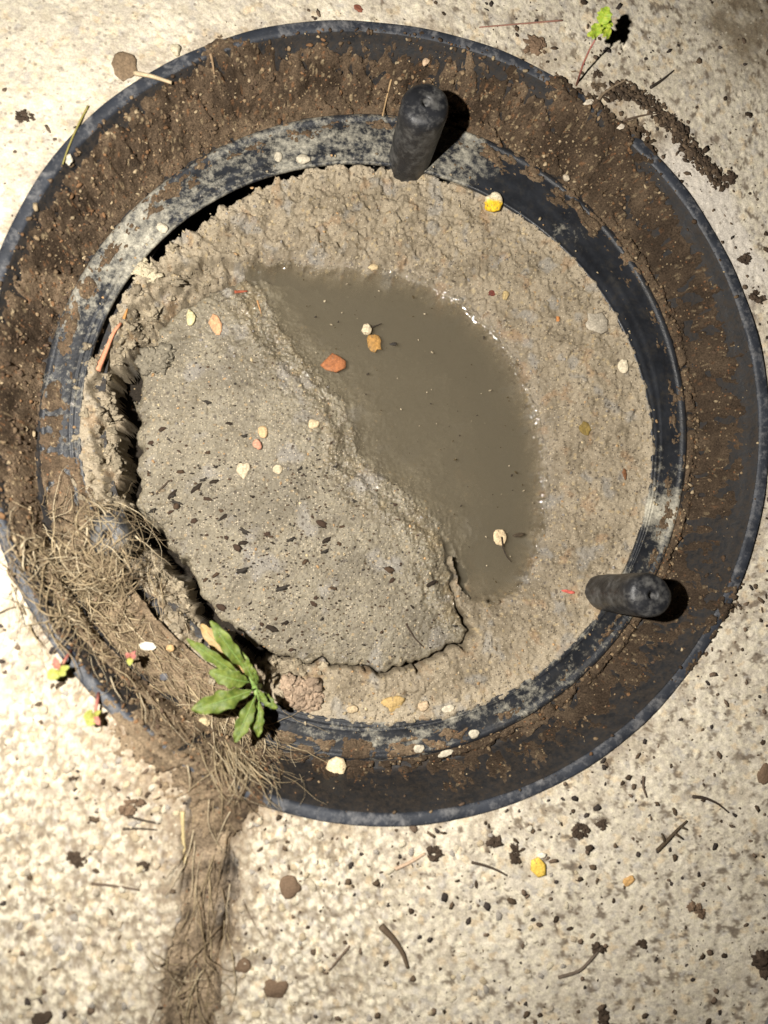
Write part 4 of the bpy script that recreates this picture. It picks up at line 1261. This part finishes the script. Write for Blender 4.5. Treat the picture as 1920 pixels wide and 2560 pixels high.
chip('leaf_scrap', 'thin black leaf sliver floating right of the pale disc', 'leaf scrap', 1119, 1156, 26, 9, (0.05, 0.035, 0.02), 0.0005, 10, lift=0.0006)
twig('twig', 'thin dark twig on the lower right of the slab', [(878, 1350), (895, 1378), (915, 1398)], 0.0007, 0.0004, (0.05, 0.035, 0.024))
twig('twig', 'bent dark twig on the left of the slab', [(338, 1068), (352, 1052), (366, 1038)], 0.0007, 0.0005, (0.06, 0.042, 0.028))
chip('leaf_scrap', 'dark red scrap on the mud bank beyond the water', 'leaf scrap', 1062, 634, 18, 14, (0.12, 0.03, 0.02), 0.001, 20)
chip('leaf_scrap', 'olive green scrap on the right mud bank', 'leaf scrap', 1263, 926, 24, 30, (0.20, 0.14, 0.04), 0.001, 20)
chip('leaf_scrap', 'small rust brown scrap on the right mud bank', 'leaf scrap', 1348, 1024, 12, 24, (0.20, 0.09, 0.04), 0.001)
chip('plastic_scrap', 'thin red sliver on the mud left of the right lug', 'scrap', 1227, 1278, 28, 8, (0.55, 0.12, 0.09), 0.0007, -10)
chip('mortar_flake', 'pale grey mortar flake on the mud bank at the right', 'flake', 1285, 700, 66, 46, (0.42, 0.37, 0.29), 0.0022, 15, jag=0.3)
chip('mortar_flake', 'cream rectangular flake at the black ring on the right', 'flake', 1344, 792, 24, 36, (0.60, 0.52, 0.38), 0.0018, -8, jag=0.15)
stone('pebble', 'tiny orange pebble on the right mud bank', 'pebble', 1204, 690, 13, 13, (0.60, 0.25, 0.08), 0.6)
stone('stone', 'yellow stone chip on the far mud bank', 'stone', 1091, 640, 20, 22, (0.56, 0.42, 0.20), 0.6)
stone('stone', 'flat ochre stone in the mud at the bottom ring', 'stone', 848, 1522, 66, 34, (0.42, 0.29, 0.12), 0.4, 18, 0.3)
stone('stone', 'pale peach stone beside the ochre stone', 'stone', 914, 1524, 24, 26, (0.56, 0.42, 0.27), 0.6)
clod('mortar_lump', 'crumbly pinkish lump of mortar right of the weed', 'mortar lump', 652, 1500, 92, 66, (0.36, 0.265, 0.185), 60, -15, M_NODULE, 0.6, 0.26, 0.35)
stone('pebble', 'small cream pebble on the crumbly mortar lump', 'pebble', 760, 1531, 26, 18, (0.58, 0.45, 0.28), 0.6)
stone('brick_chip', 'pinkish brick crumb overhanging the dark crack at left', 'brick chip', 296, 1149, 30, 22, (0.52, 0.28, 0.19), 0.8, 10, 0.2, 6)
# --- on the ring and the soil
for px, py, w, h, lab in [(968, 1531, 30, 18, 'white lime flake on the bottom of the black ring'), (905, 1616, 24, 20, 'small lime blob at the lower edge of the bottom ring'),
                          (1024, 1584, 26, 20, 'lime blob on the ridge of the bottom ring'), (963, 1627, 38, 14, 'long lime flake below the bottom ring'),
                          (655, 344, 34, 22, 'tan mortar crumb stuck to the top ring'), (601, 340, 20, 24, 'small white crumb left of the tan mortar crumb'),
                          (352, 492, 26, 26, 'white plaster crumb hanging over the upper left gap')]:
    stone('lime_flake', lab, 'lime flake', px, py, w, h, (0.58, 0.52, 0.40), 0.45, 15, 0.3, 3)
chip('stone_chip', 'square cream stone chip on the soil below the bottom ring', 'stone chip', 727, 1655, 44, 44, (0.70, 0.57, 0.36), 0.004, 5, n=8, jag=0.1)
stone('pebble', 'small white pebble on the soil by the grass blade', 'pebble', 150, 347, 15, 25, (0.66, 0.60, 0.48), 0.7)
stone('pebble', 'peach pebble on the soil above the top lug', 'pebble', 920, 137, 18, 26, (0.66, 0.47, 0.31), 0.7, -20)
stone('pebble', 'cream pebble on the soil right of the yellow pebble', 'pebble', 1221, 387, 18, 17, (0.64, 0.54, 0.40), 0.8)
stone('stone', 'white stone in the root mat left of the weed', 'stone', 320, 1396, 34, 19, (0.76, 0.70, 0.58), 0.6, -8)
stone('pebble', 'pink pebble in the middle of the root mat', 'pebble', 212, 1293, 17, 13, (0.62, 0.36, 0.29), 0.7, 15)
stone('pebble', 'orange tan pebble near the left leaf tips of the weed', 'pebble', 368, 1400, 18, 16, (0.58, 0.38, 0.18), 0.7)
stone('pebble', 'dark grey pebble in the soil below the white stone', 'pebble', 355, 1462, 20, 16, (0.10, 0.10, 0.11), 0.6)
stone('pebble', 'pale tan pebble beneath the lowest weed leaf', 'pebble', 441, 1560, 26, 22, (0.48, 0.39, 0.23), 0.7)
twig('straw', 'pale straw leaning on the soil left of the top lug', [(845, 172), (836, 208), (826, 252)], 0.0007, 0.0005, (0.40, 0.27, 0.14), cat='straw')
twig('twig', 'short brown stick standing in the soil near the upper lip', [(455, 118), (460, 140), (463, 162)], 0.0010, 0.0005, (0.28, 0.19, 0.11))
twig('grass_blade', 'thin dry green grass blade crossing the upper left lip', [(192, 232), (178, 258), (160, 295), (146, 330), (137, 358)], 0.0006, 0.0004, (0.30, 0.26, 0.08), cat='grass blade', lift=0.001)
twig('straw', 'pale stalk lying across the broken upper left rim', [(292, 163), (330, 170), (372, 184)], 0.0014, 0.0010, (0.52, 0.41, 0.26), cat='straw', lift=0.001)
stone('pebble', 'cream pebble on the rim above the pale stalk', 'pebble', 381, 113, 26, 26, (0.70, 0.62, 0.44), 0.7)
chip('pale_sliver', 'white sliver lying on the upper right lip', 'sliver', 1272, 222, 32, 15, (0.66, 0.58, 0.46), 0.001, 30)
chip('pale_sliver', 'smaller white sliver lower down the right lip', 'sliver', 1341, 276, 22, 13, (0.66, 0.58, 0.46), 0.001, 25)
# --- on the concrete
chip('dried_leaf', 'dried brown leaf fragment on the concrete at the upper left rim', 'dried leaf', 270, 147, 54, 62, (0.20, 0.14, 0.085), 0.0008, 10, n=17, jag=0.14, lift=0.001, tilt=(0.12, 0.1))
chip('plastic_chip', 'bright yellow chip on the concrete at the lower right', 'chip', 1160, 1871, 32, 44, (0.80, 0.55, 0.10), 0.0022, 22, n=6, jag=0.08)
chip('plastic_chip', 'small white chip touching the yellow chip', 'chip', 1168, 1846, 20, 14, (0.78, 0.72, 0.60), 0.0018, 20, n=6, jag=0.1)
chip('leaf_scrap', 'small orange scrap on the concrete right of the yellow chip', 'leaf scrap', 1356, 1902, 30, 18, (0.60, 0.36, 0.14), 0.0008, 30)
chip('leaf_scrap', 'tiny red brown scrap on the concrete at the top', 'leaf scrap', 775, 21, 22, 16, (0.22, 0.08, 0.05), 0.0010, -20)
for px, py, w, h, lab in [(50, 252, 46, 26, 'dark soil clod alone on the upper left concrete'), (1651, 1670, 34, 50, 'brown stone cut by the right edge of the view'),
                          (1255, 1797, 40, 30, 'dark clod below the frame at the lower right'), (1302, 1781, 22, 24, 'small clod just right of the lower right clod'),
                          (937, 1844, 28, 30, 'curled dark clod below the bottom lip'), (1066, 1819, 36, 26, 'dark clod between the bottom lip and the yellow chip'),
                          (1112, 1845, 26, 46, 'long dark clod left of the yellow chip'), (1505, 1962, 56, 26, 'brown clod on the far right concrete'),
                          (1302, 2194, 26, 34, 'dark clod at the bottom edge of the view'), (627, 1915, 44, 48, 'reddish brown stone right of the joint'),
                          (525, 2084, 36, 32, 'dark brown stone at the lower end of the joint'), (596, 2131, 58, 46, 'large flat brown stone at the bottom'),
                          (92, 2197, 42, 30, 'dark stone in the bottom left corner'), (165, 1856, 26, 34, 'dark clod in the rough lower left concrete'),
                          (312, 1869, 22, 20, 'small dark clod left of the joint'), (280, 1744, 60, 26, 'reddish brown soil clod below the two seedlings'),
                          (1155, 100, 60, 40, 'loose heap of brown soil above the upper right lip'), (1645, 2082, 44, 46, 'dark clod beside the grey hose'),
                          (1610, 560, 40, 26, 'dark clod on the concrete at the right edge'), (1635, 640, 46, 30, 'larger dark clod beside the right lip'),
                          (1575, 385, 46, 36, 'dark clod at the end of the soil streak'), (1290, 160, 26, 20, 'small clod below the upper right seedling'),
                          (1385, 2040, 24, 18, 'tiny dark clod in the lower right concrete'), (1290, 2047, 30, 26, 'dark clod at the end of the long thin twig')]:
    colr = (0.17, 0.115, 0.075) if 'brown' in lab else (0.065, 0.046, 0.032)
    if 'stone' in lab:
        stone('stone', lab, 'stone', px, py, w, h, colr, 0.3, orng.uniform(-30, 30), 0.35, 6, mat=M_CRUMB)
    else:
        clod('soil_clod', lab, 'soil clod', px, py, w, h, colr, 18, orng.uniform(-40, 40), tall=0.2)
for path, r0, r1, colr, lab, br in [
    ([(1495, 1720), (1520, 1722), (1548, 1734), (1572, 1754)], 0.0011, 0.0005, (0.05, 0.036, 0.026), 'curved dark twig on the concrete at the right', None),
    ([(1389, 1676), (1388, 1700), (1396, 1722)], 0.0009, 0.0005, (0.10, 0.07, 0.05), 'short upright twig below the right lip', None),
    ([(1018, 1862), (1045, 1868), (1072, 1878), (1094, 1890)], 0.0009, 0.0005, (0.07, 0.05, 0.035), 'thin curved twig left of the yellow chip', None),
    ([(822, 1998), (848, 2024), (868, 2052), (880, 2088)], 0.0019, 0.0010, (0.12, 0.085, 0.055), 'thick bent brown twig in the lower middle', None),
    ([(1205, 2110), (1250, 2098), (1275, 2072), (1296, 2046)], 0.0010, 0.0008, (0.13, 0.10, 0.075), 'long thin twig at the bottom right', None),
    ([(1418, 1836), (1442, 1812), (1462, 1790), (1482, 1772)], 0.0013, 0.0006, (0.07, 0.05, 0.03), 'dark branched twig on the concrete right of the frame', [(0.3, 70, 0.006), (0.55, -75, 0.007), (0.8, -60, 0.005)]),
    ([(853, 1876), (885, 1862), (918, 1842)], 0.0011, 0.0007, (0.50, 0.36, 0.25), 'pale peach stick below the bottom lip', None),
    ([(198, 1908), (250, 1913), (302, 1922)], 0.0008, 0.0005, (0.12, 0.085, 0.06), 'straight dark stick left of the joint', None),
    ([(756, 2042), (738, 2062), (710, 2096)], 0.0008, 0.0005, (0.14, 0.10, 0.07), 'faint brown twig right of the joint end', None),
    ([(1404, 191), (1430, 174), (1454, 154)], 0.0011, 0.0004, (0.045, 0.035, 0.028), 'dark needle on the concrete above the soil streak', None),
    ([(1288, 226), (1300, 205), (1325, 188), (1352, 174)], 0.0010, 0.0006, (0.28, 0.21, 0.14), 'pale bent stalk above the white sliver', None),
    ([(1345, 262), (1380, 252), (1420, 245)], 0.0008, 0.0004, (0.12, 0.085, 0.06), 'thin twig reaching from the right lip to the soil streak', None),
    ([(395, 1752), (396, 1800), (401, 1866)], 0.0013, 0.0009, (0.52, 0.42, 0.22), 'pale straw stalk upright along the left side of the joint', None),
    ([(272, 1760), (310, 1772), (345, 1778)], 0.0008, 0.0005, (0.06, 0.045, 0.032), 'upper of two dark sticks left of the joint', None),
    ([(266, 1790), (300, 1789), (340, 1792)], 0.0007, 0.0004, (0.06, 0.045, 0.032), 'lower of two dark sticks left of the joint', None),
    ([(1215, 45), (1180, 32), (1035, 60)][::2], 0.0006, 0.0004, (0.30, 0.16, 0.12), 'fine reddish stalk lying on the concrete at the top', None)]:
    twig('twig', lab, path, r0, r1, colr, branch=br)

# soil streak on the upper right concrete and heap at its end
path = [(1322, 205), (1350, 190), (1390, 215), (1430, 250), (1465, 282), (1490, 325), (1525, 360), (1555, 395)]
A = np.array(path, float); xs = []; ys = []; ss_ = []
for k in range(1100):
    f = crng.uniform(0, len(path) - 1); i = int(min(f, len(path) - 2)); w = f - i
    xs.append(A[i, 0] * (1 - w) + A[i + 1, 0] * w + crng.normal(0, 9)); ys.append(A[i, 1] * (1 - w) + A[i + 1, 1] * w + crng.normal(0, 9))
W = at(np.array(xs), np.array(ys), 0.0)[:, :2]
scatter('soil_streak', 'streak of dark brown soil across the upper right concrete', 'soil', len(W), lambda n: W, lambda r: 0.0005 + 0.0017 * r.random() ** 1.6, (0.25, 0.5), [(0.085, 0.06, 0.04), (0.12, 0.085, 0.055), (0.06, 0.043, 0.03)], M_CRUMB)


# ------------------------------------------------------------------ plants
M_LEAF = leaf_mat('weed_leaf', (0.068, 0.105, 0.014), (0.15, 0.19, 0.030), 330, trans=0.0)
M_LEAF_Y = leaf_mat('weed_leaf_old', (0.34, 0.27, 0.05), (0.24, 0.26, 0.04))
M_SPROUT = leaf_mat('sprout_leaf', (0.26, 0.42, 0.035), (0.48, 0.55, 0.06), 400)
M_YSPROUT = leaf_mat('seedling_leaf', (0.34, 0.33, 0.07), (0.24, 0.29, 0.05), 400, 0.05)
M_PINK = leaf_mat('seedling_stem', (0.30, 0.085, 0.085), (0.42, 0.19, 0.12), 500, 0.05)
M_DRY = leaf_mat('dry_leaf', (0.42, 0.29, 0.12), (0.32, 0.22, 0.10), 300, 0.05)


def leaf_mesh(name, base, tip, width, arch, wave=0.0, fold=0.12, nl=26, nw=14, seed=0, taper=0.35, droop=0.0, thick=0.00022):
    base = Vector(base); tip = Vector(tip)
    ax = tip - base; L_ = ax.length; ax.normalize()
    side = ax.cross(Vector((0, 0, 1))).normalized(); up = side.cross(ax)
    top = []
    for i in range(nl + 1):
        f = i / nl
        prof_w = (math.sin(math.pi * min(1, max(0.0, f * 0.93 + 0.05)) ** (1 + taper)) ** 0.75)
        prof_w = prof_w * sstep(0.0, 0.42, f + 0.06) ** 0.8 if f < 0.4 else prof_w
        prof_w = max(float(prof_w), 0.10 if f < 0.3 else 0.03)
        ww = width / 2 * prof_w
        cen = base + ax * (L_ * f) + up * (arch * math.sin(math.pi * f) - droop * f * f)
        row = []
        for j in range(nw + 1):
            s = (j / nw - 0.5) * 2
            edge = abs(s) ** 2
            wv = wave * edge * math.sin(f * 19 + seed + (1.3 if s > 0 else 0))
            row.append(cen + side * (s * ww * (1 + 0.13 * edge * math.sin(f * 27 + seed * 2 + s))) + up * (fold * ww * (abs(s) - 0.4) + wv + 0.00030 * math.cos(f * 52 - abs(s) * 7) * (1 - abs(s)) * abs(s) * 4))
        top.append(row)
    V = [p - base for r in top for p in r]
    n = len(V)
    V += [p - up * thick for p in V]
    fs = []
    nc = nw + 1
    for i in range(nl):
        for j in range(nw):
            a = i * nc + j
            fs.append((a, a + nc, a + nc + 1, a + 1)); fs.append((a + n, a + n + 1, a + n + nc + 1, a + n + nc))
    for i in range(nl):
        a = i * nc; fs.append((a, a + n, a + n + nc, a + nc)); b = i * nc + nw; fs.append((b, b + nc, b + n + nc, b + n))
    for j in range(nw):
        fs.append((j, j + 1, j + 1 + n, j + n)); b = nl * nc + j; fs.append((b, b + n, b + n + 1, b + 1))
    me = bpy.data.meshes.new(name); me.from_pydata([tuple(v) for v in V], [], fs)
    me.polygons.foreach_set('use_smooth', [True] * len(me.polygons)); me.update()
    return me


def midrib(parent, base, tip, arch, droop, mat, r=0.00045):
    base = Vector(base); tip = Vector(tip); ax = tip - base; L_ = ax.length; ax.normalize()
    side = ax.cross(Vector((0, 0, 1))).normalized(); up = side.cross(ax)
    P = [ax * (L_ * f) + up * (arch * math.sin(math.pi * f) - droop * f * f + 0.0001) for f in np.linspace(0, 0.85, 8)]
    mb = MB(); mb.tube(P, r, r * 0.3, 5)
    return link('midrib', mb.mesh('midrib'), mat, parent)


def tp(x, y, z):
    return Vector(at(x, y, z))


M_RIB = leaf_mat('midrib', (0.16, 0.26, 0.06), (0.22, 0.30, 0.09), 500)
crown = tp(550, 1482, -0.012)
weed = bpy.data.objects.new('weed', None); weed.location = crown; col.objects.link(weed)
tag(weed, 'small green rosette weed with toothed leaves growing from the frame edge', 'weed')
for i, (bx, by, bz, tx, ty, tz, w, arch, wave, mat, nm) in enumerate([
        (541, 1458, -0.008, 456, 1344, 0.008, 38, 0.003, 0.0010, M_LEAF, 'leaf'),
        (534, 1468, -0.011, 405, 1382, 0.006, 30, 0.003, 0.0006, M_LEAF, 'leaf'),
        (543, 1474, -0.012, 455, 1453, 0.000, 48, 0.004, 0.0005, M_LEAF, 'leaf'),
        (552, 1488, -0.009, 416, 1534, 0.004, 54, 0.004, 0.0014, M_LEAF, 'leaf'),
        (553, 1500, -0.010, 508, 1602, 0.002, 40, 0.003, 0.0008, M_LEAF, 'leaf'),
        (560, 1506, -0.012, 558, 1592, -0.006, 28, 0.003, 0.0010, M_LEAF, 'leaf'),
        (564, 1496, -0.011, 594, 1528, -0.002, 28, 0.003, 0.0008, M_LEAF, 'leaf'),
        (550, 1474, -0.010, 520, 1410, 0.000, 26, 0.002, 0.0006, M_LEAF, 'leaf'),
        (552, 1500, -0.014, 545, 1580, -0.016, 24, 0.002, 0.0006, M_LEAF_Y, 'leaf'),
        (535, 1462, -0.016, 432, 1348, -0.022, 42, 0.002, 0.0008, M_DRY, 'leaf'),
        (556, 1478, -0.006, 548, 1450, 0.006, 16, 0.001, 0.0004, M_LEAF, 'leaf'),
        (558, 1490, -0.006, 572, 1512, 0.004, 14, 0.001, 0.0004, M_LEAF, 'leaf')]):
    b = tp(bx, by, bz); t = tp(tx, ty, tz); wd = 0.78 * w * (CAM_H - (bz + tz) / 2) / F_PX
    me = leaf_mesh('leaf', b, t, wd, arch, wave * 1.5, 0.30, seed=i * 1.7, droop=0.002)
    lf = link(nm, me, mat, weed, b - crown)
    if mat is M_DRY: lf['label'] = 'dry tan leaf under the green ones'
    midrib(lf, b, t, arch, 0.002, M_RIB if mat is M_LEAF else M_DRY)
mb = MB(); mb.tube([Vector((0.002, -0.004, -0.026)), Vector((0.001, -0.002, -0.006)), Vector((0, 0, 0.001)), Vector((-0.002, 0.005, 0.003)), Vector((-0.003, 0.008, 0.003))], 0.0020, 0.0009, 8); mb.tube([Vector((0, 0, 0.001)), Vector((0.001, -0.004, 0.002)), Vector((0.003, -0.008, 0.001))], 0.0018, 0.0008, 8)
link('stem', mb.mesh('stem'), M_RIB, weed)

# sprout at the upper right, standing well above the concrete
b = ground(1247, 182); sprout = bpy.data.objects.new('sprout', None); sprout.location = b; col.objects.link(sprout)
tag(sprout, 'bright green sprout on a thin stalk casting a dark shadow at the top right', 'sprout')
topz = 0.034
tpt = tp(1287, 84, topz)
P = [Vector((0, 0, -0.002)), (tpt - b) * 0.35 + Vector((-0.002, 0, 0.004)), (tpt - b) * 0.7 + Vector((-0.0015, 0, 0.003)), tpt - b]
mb = MB(); mb.tube(P, 0.0007, 0.0005, 6)
link('stalk', mb.mesh('stalk'), M_PINK, sprout)
for i, (tx, ty, tz, w) in enumerate([(1312, 14, topz + 0.006, 36), (1284, 50, topz + 0.004, 34), (1316, 82, topz - 0.001, 34), (1268, 74, topz + 0.002, 22), (1322, 48, topz, 30)]):
    t = tp(tx, ty, tz); bb = tpt.lerp(tp(1298, 52, topz), 0.0 if i in (1, 3) else 0.75)
    link('leaf', leaf_mesh('leaf', bb, t, w * (CAM_H - tz) / F_PX, 0.002, 0.0007, 0.2, seed=i * 2.2, taper=0.1), M_SPROUT, sprout, bb - b)

# pink-stemmed seedlings on the left
for sx, sy, tops, lab in [(152, 1405, [((128, 1448, 0.012), [(150, 1440, 18, M_YSPROUT), (142, 1458, 22, M_YSPROUT), (103, 1466, 34, M_YSPROUT), (118, 1418, 20, M_PINK)])], 'pink stemmed seedling leaning over the lower left lip'),
                          (212, 1498, [((204, 1545, 0.010), [(180, 1548, 36, M_YSPROUT), (190, 1568, 34, M_YSPROUT), (218, 1535, 14, M_YSPROUT), (216, 1566, 18, M_PINK)])], 'pink and yellow seedling on the concrete below the lip'),
                          (284, 1432, [((283, 1420, -0.004), [(272, 1410, 16, M_PINK), (294, 1416, 16, M_PINK), (280, 1438, 18, M_YSPROUT), (292, 1406, 13, M_PINK)])], 'tiny coral pink seedling in the root mat')]:
    b = ground(sx, sy); s_ = bpy.data.objects.new('seedling', None); s_.location = b; col.objects.link(s_)
    tag(s_, lab, 'seedling', None)
    for (hx, hy, hz), lv in tops:
        hp = tp(hx, hy, hz)
        mb = MB(); mb.tube([Vector((0, 0, -0.001)), (hp - b) * 0.5 + Vector((0.0008, 0.0006, 0.002)), hp - b], 0.0010, 0.0007, 6)
        link('stalk', mb.mesh('stalk'), M_PINK, s_)
        for k, (lx, ly, w, mt) in enumerate(lv):
            t = tp(lx, ly, hz + 0.003); t = hp + (t - hp) * 1.0
            link('leaf', leaf_mesh('leaf', hp, t, w * 0.75 * (CAM_H - hz) / F_PX, 0.001, 0.0004, 0.2, nl=10, nw=6, seed=k, taper=0.0), mt, s_, hp - b)

# grey hose at the lower right corner
M_HOSE = plastic_mat('hose_plastic', (0.10, 0.105, 0.12), (0.30, 0.29, 0.28), rough=(0.25, 0.45), dust_lo=0.5, dust_hi=0.8)
hp0 = [at(x, y, 0.010) for x, y in [(1870, 1985), (1790, 2070), (1735, 2150), (1688, 2225), (1655, 2310), (1625, 2420)]]
org = Vector(hp0[2])
mb = MB(); mb.tube([Vector(p) - org for p in hp0], 0.0085, 0.0085, 20, (1, 1, 1))
hose = link('hose', mb.mesh('hose'), M_HOSE, None, org)
tag(hose, 'grey plastic hose edge in the bottom right corner', 'hose')
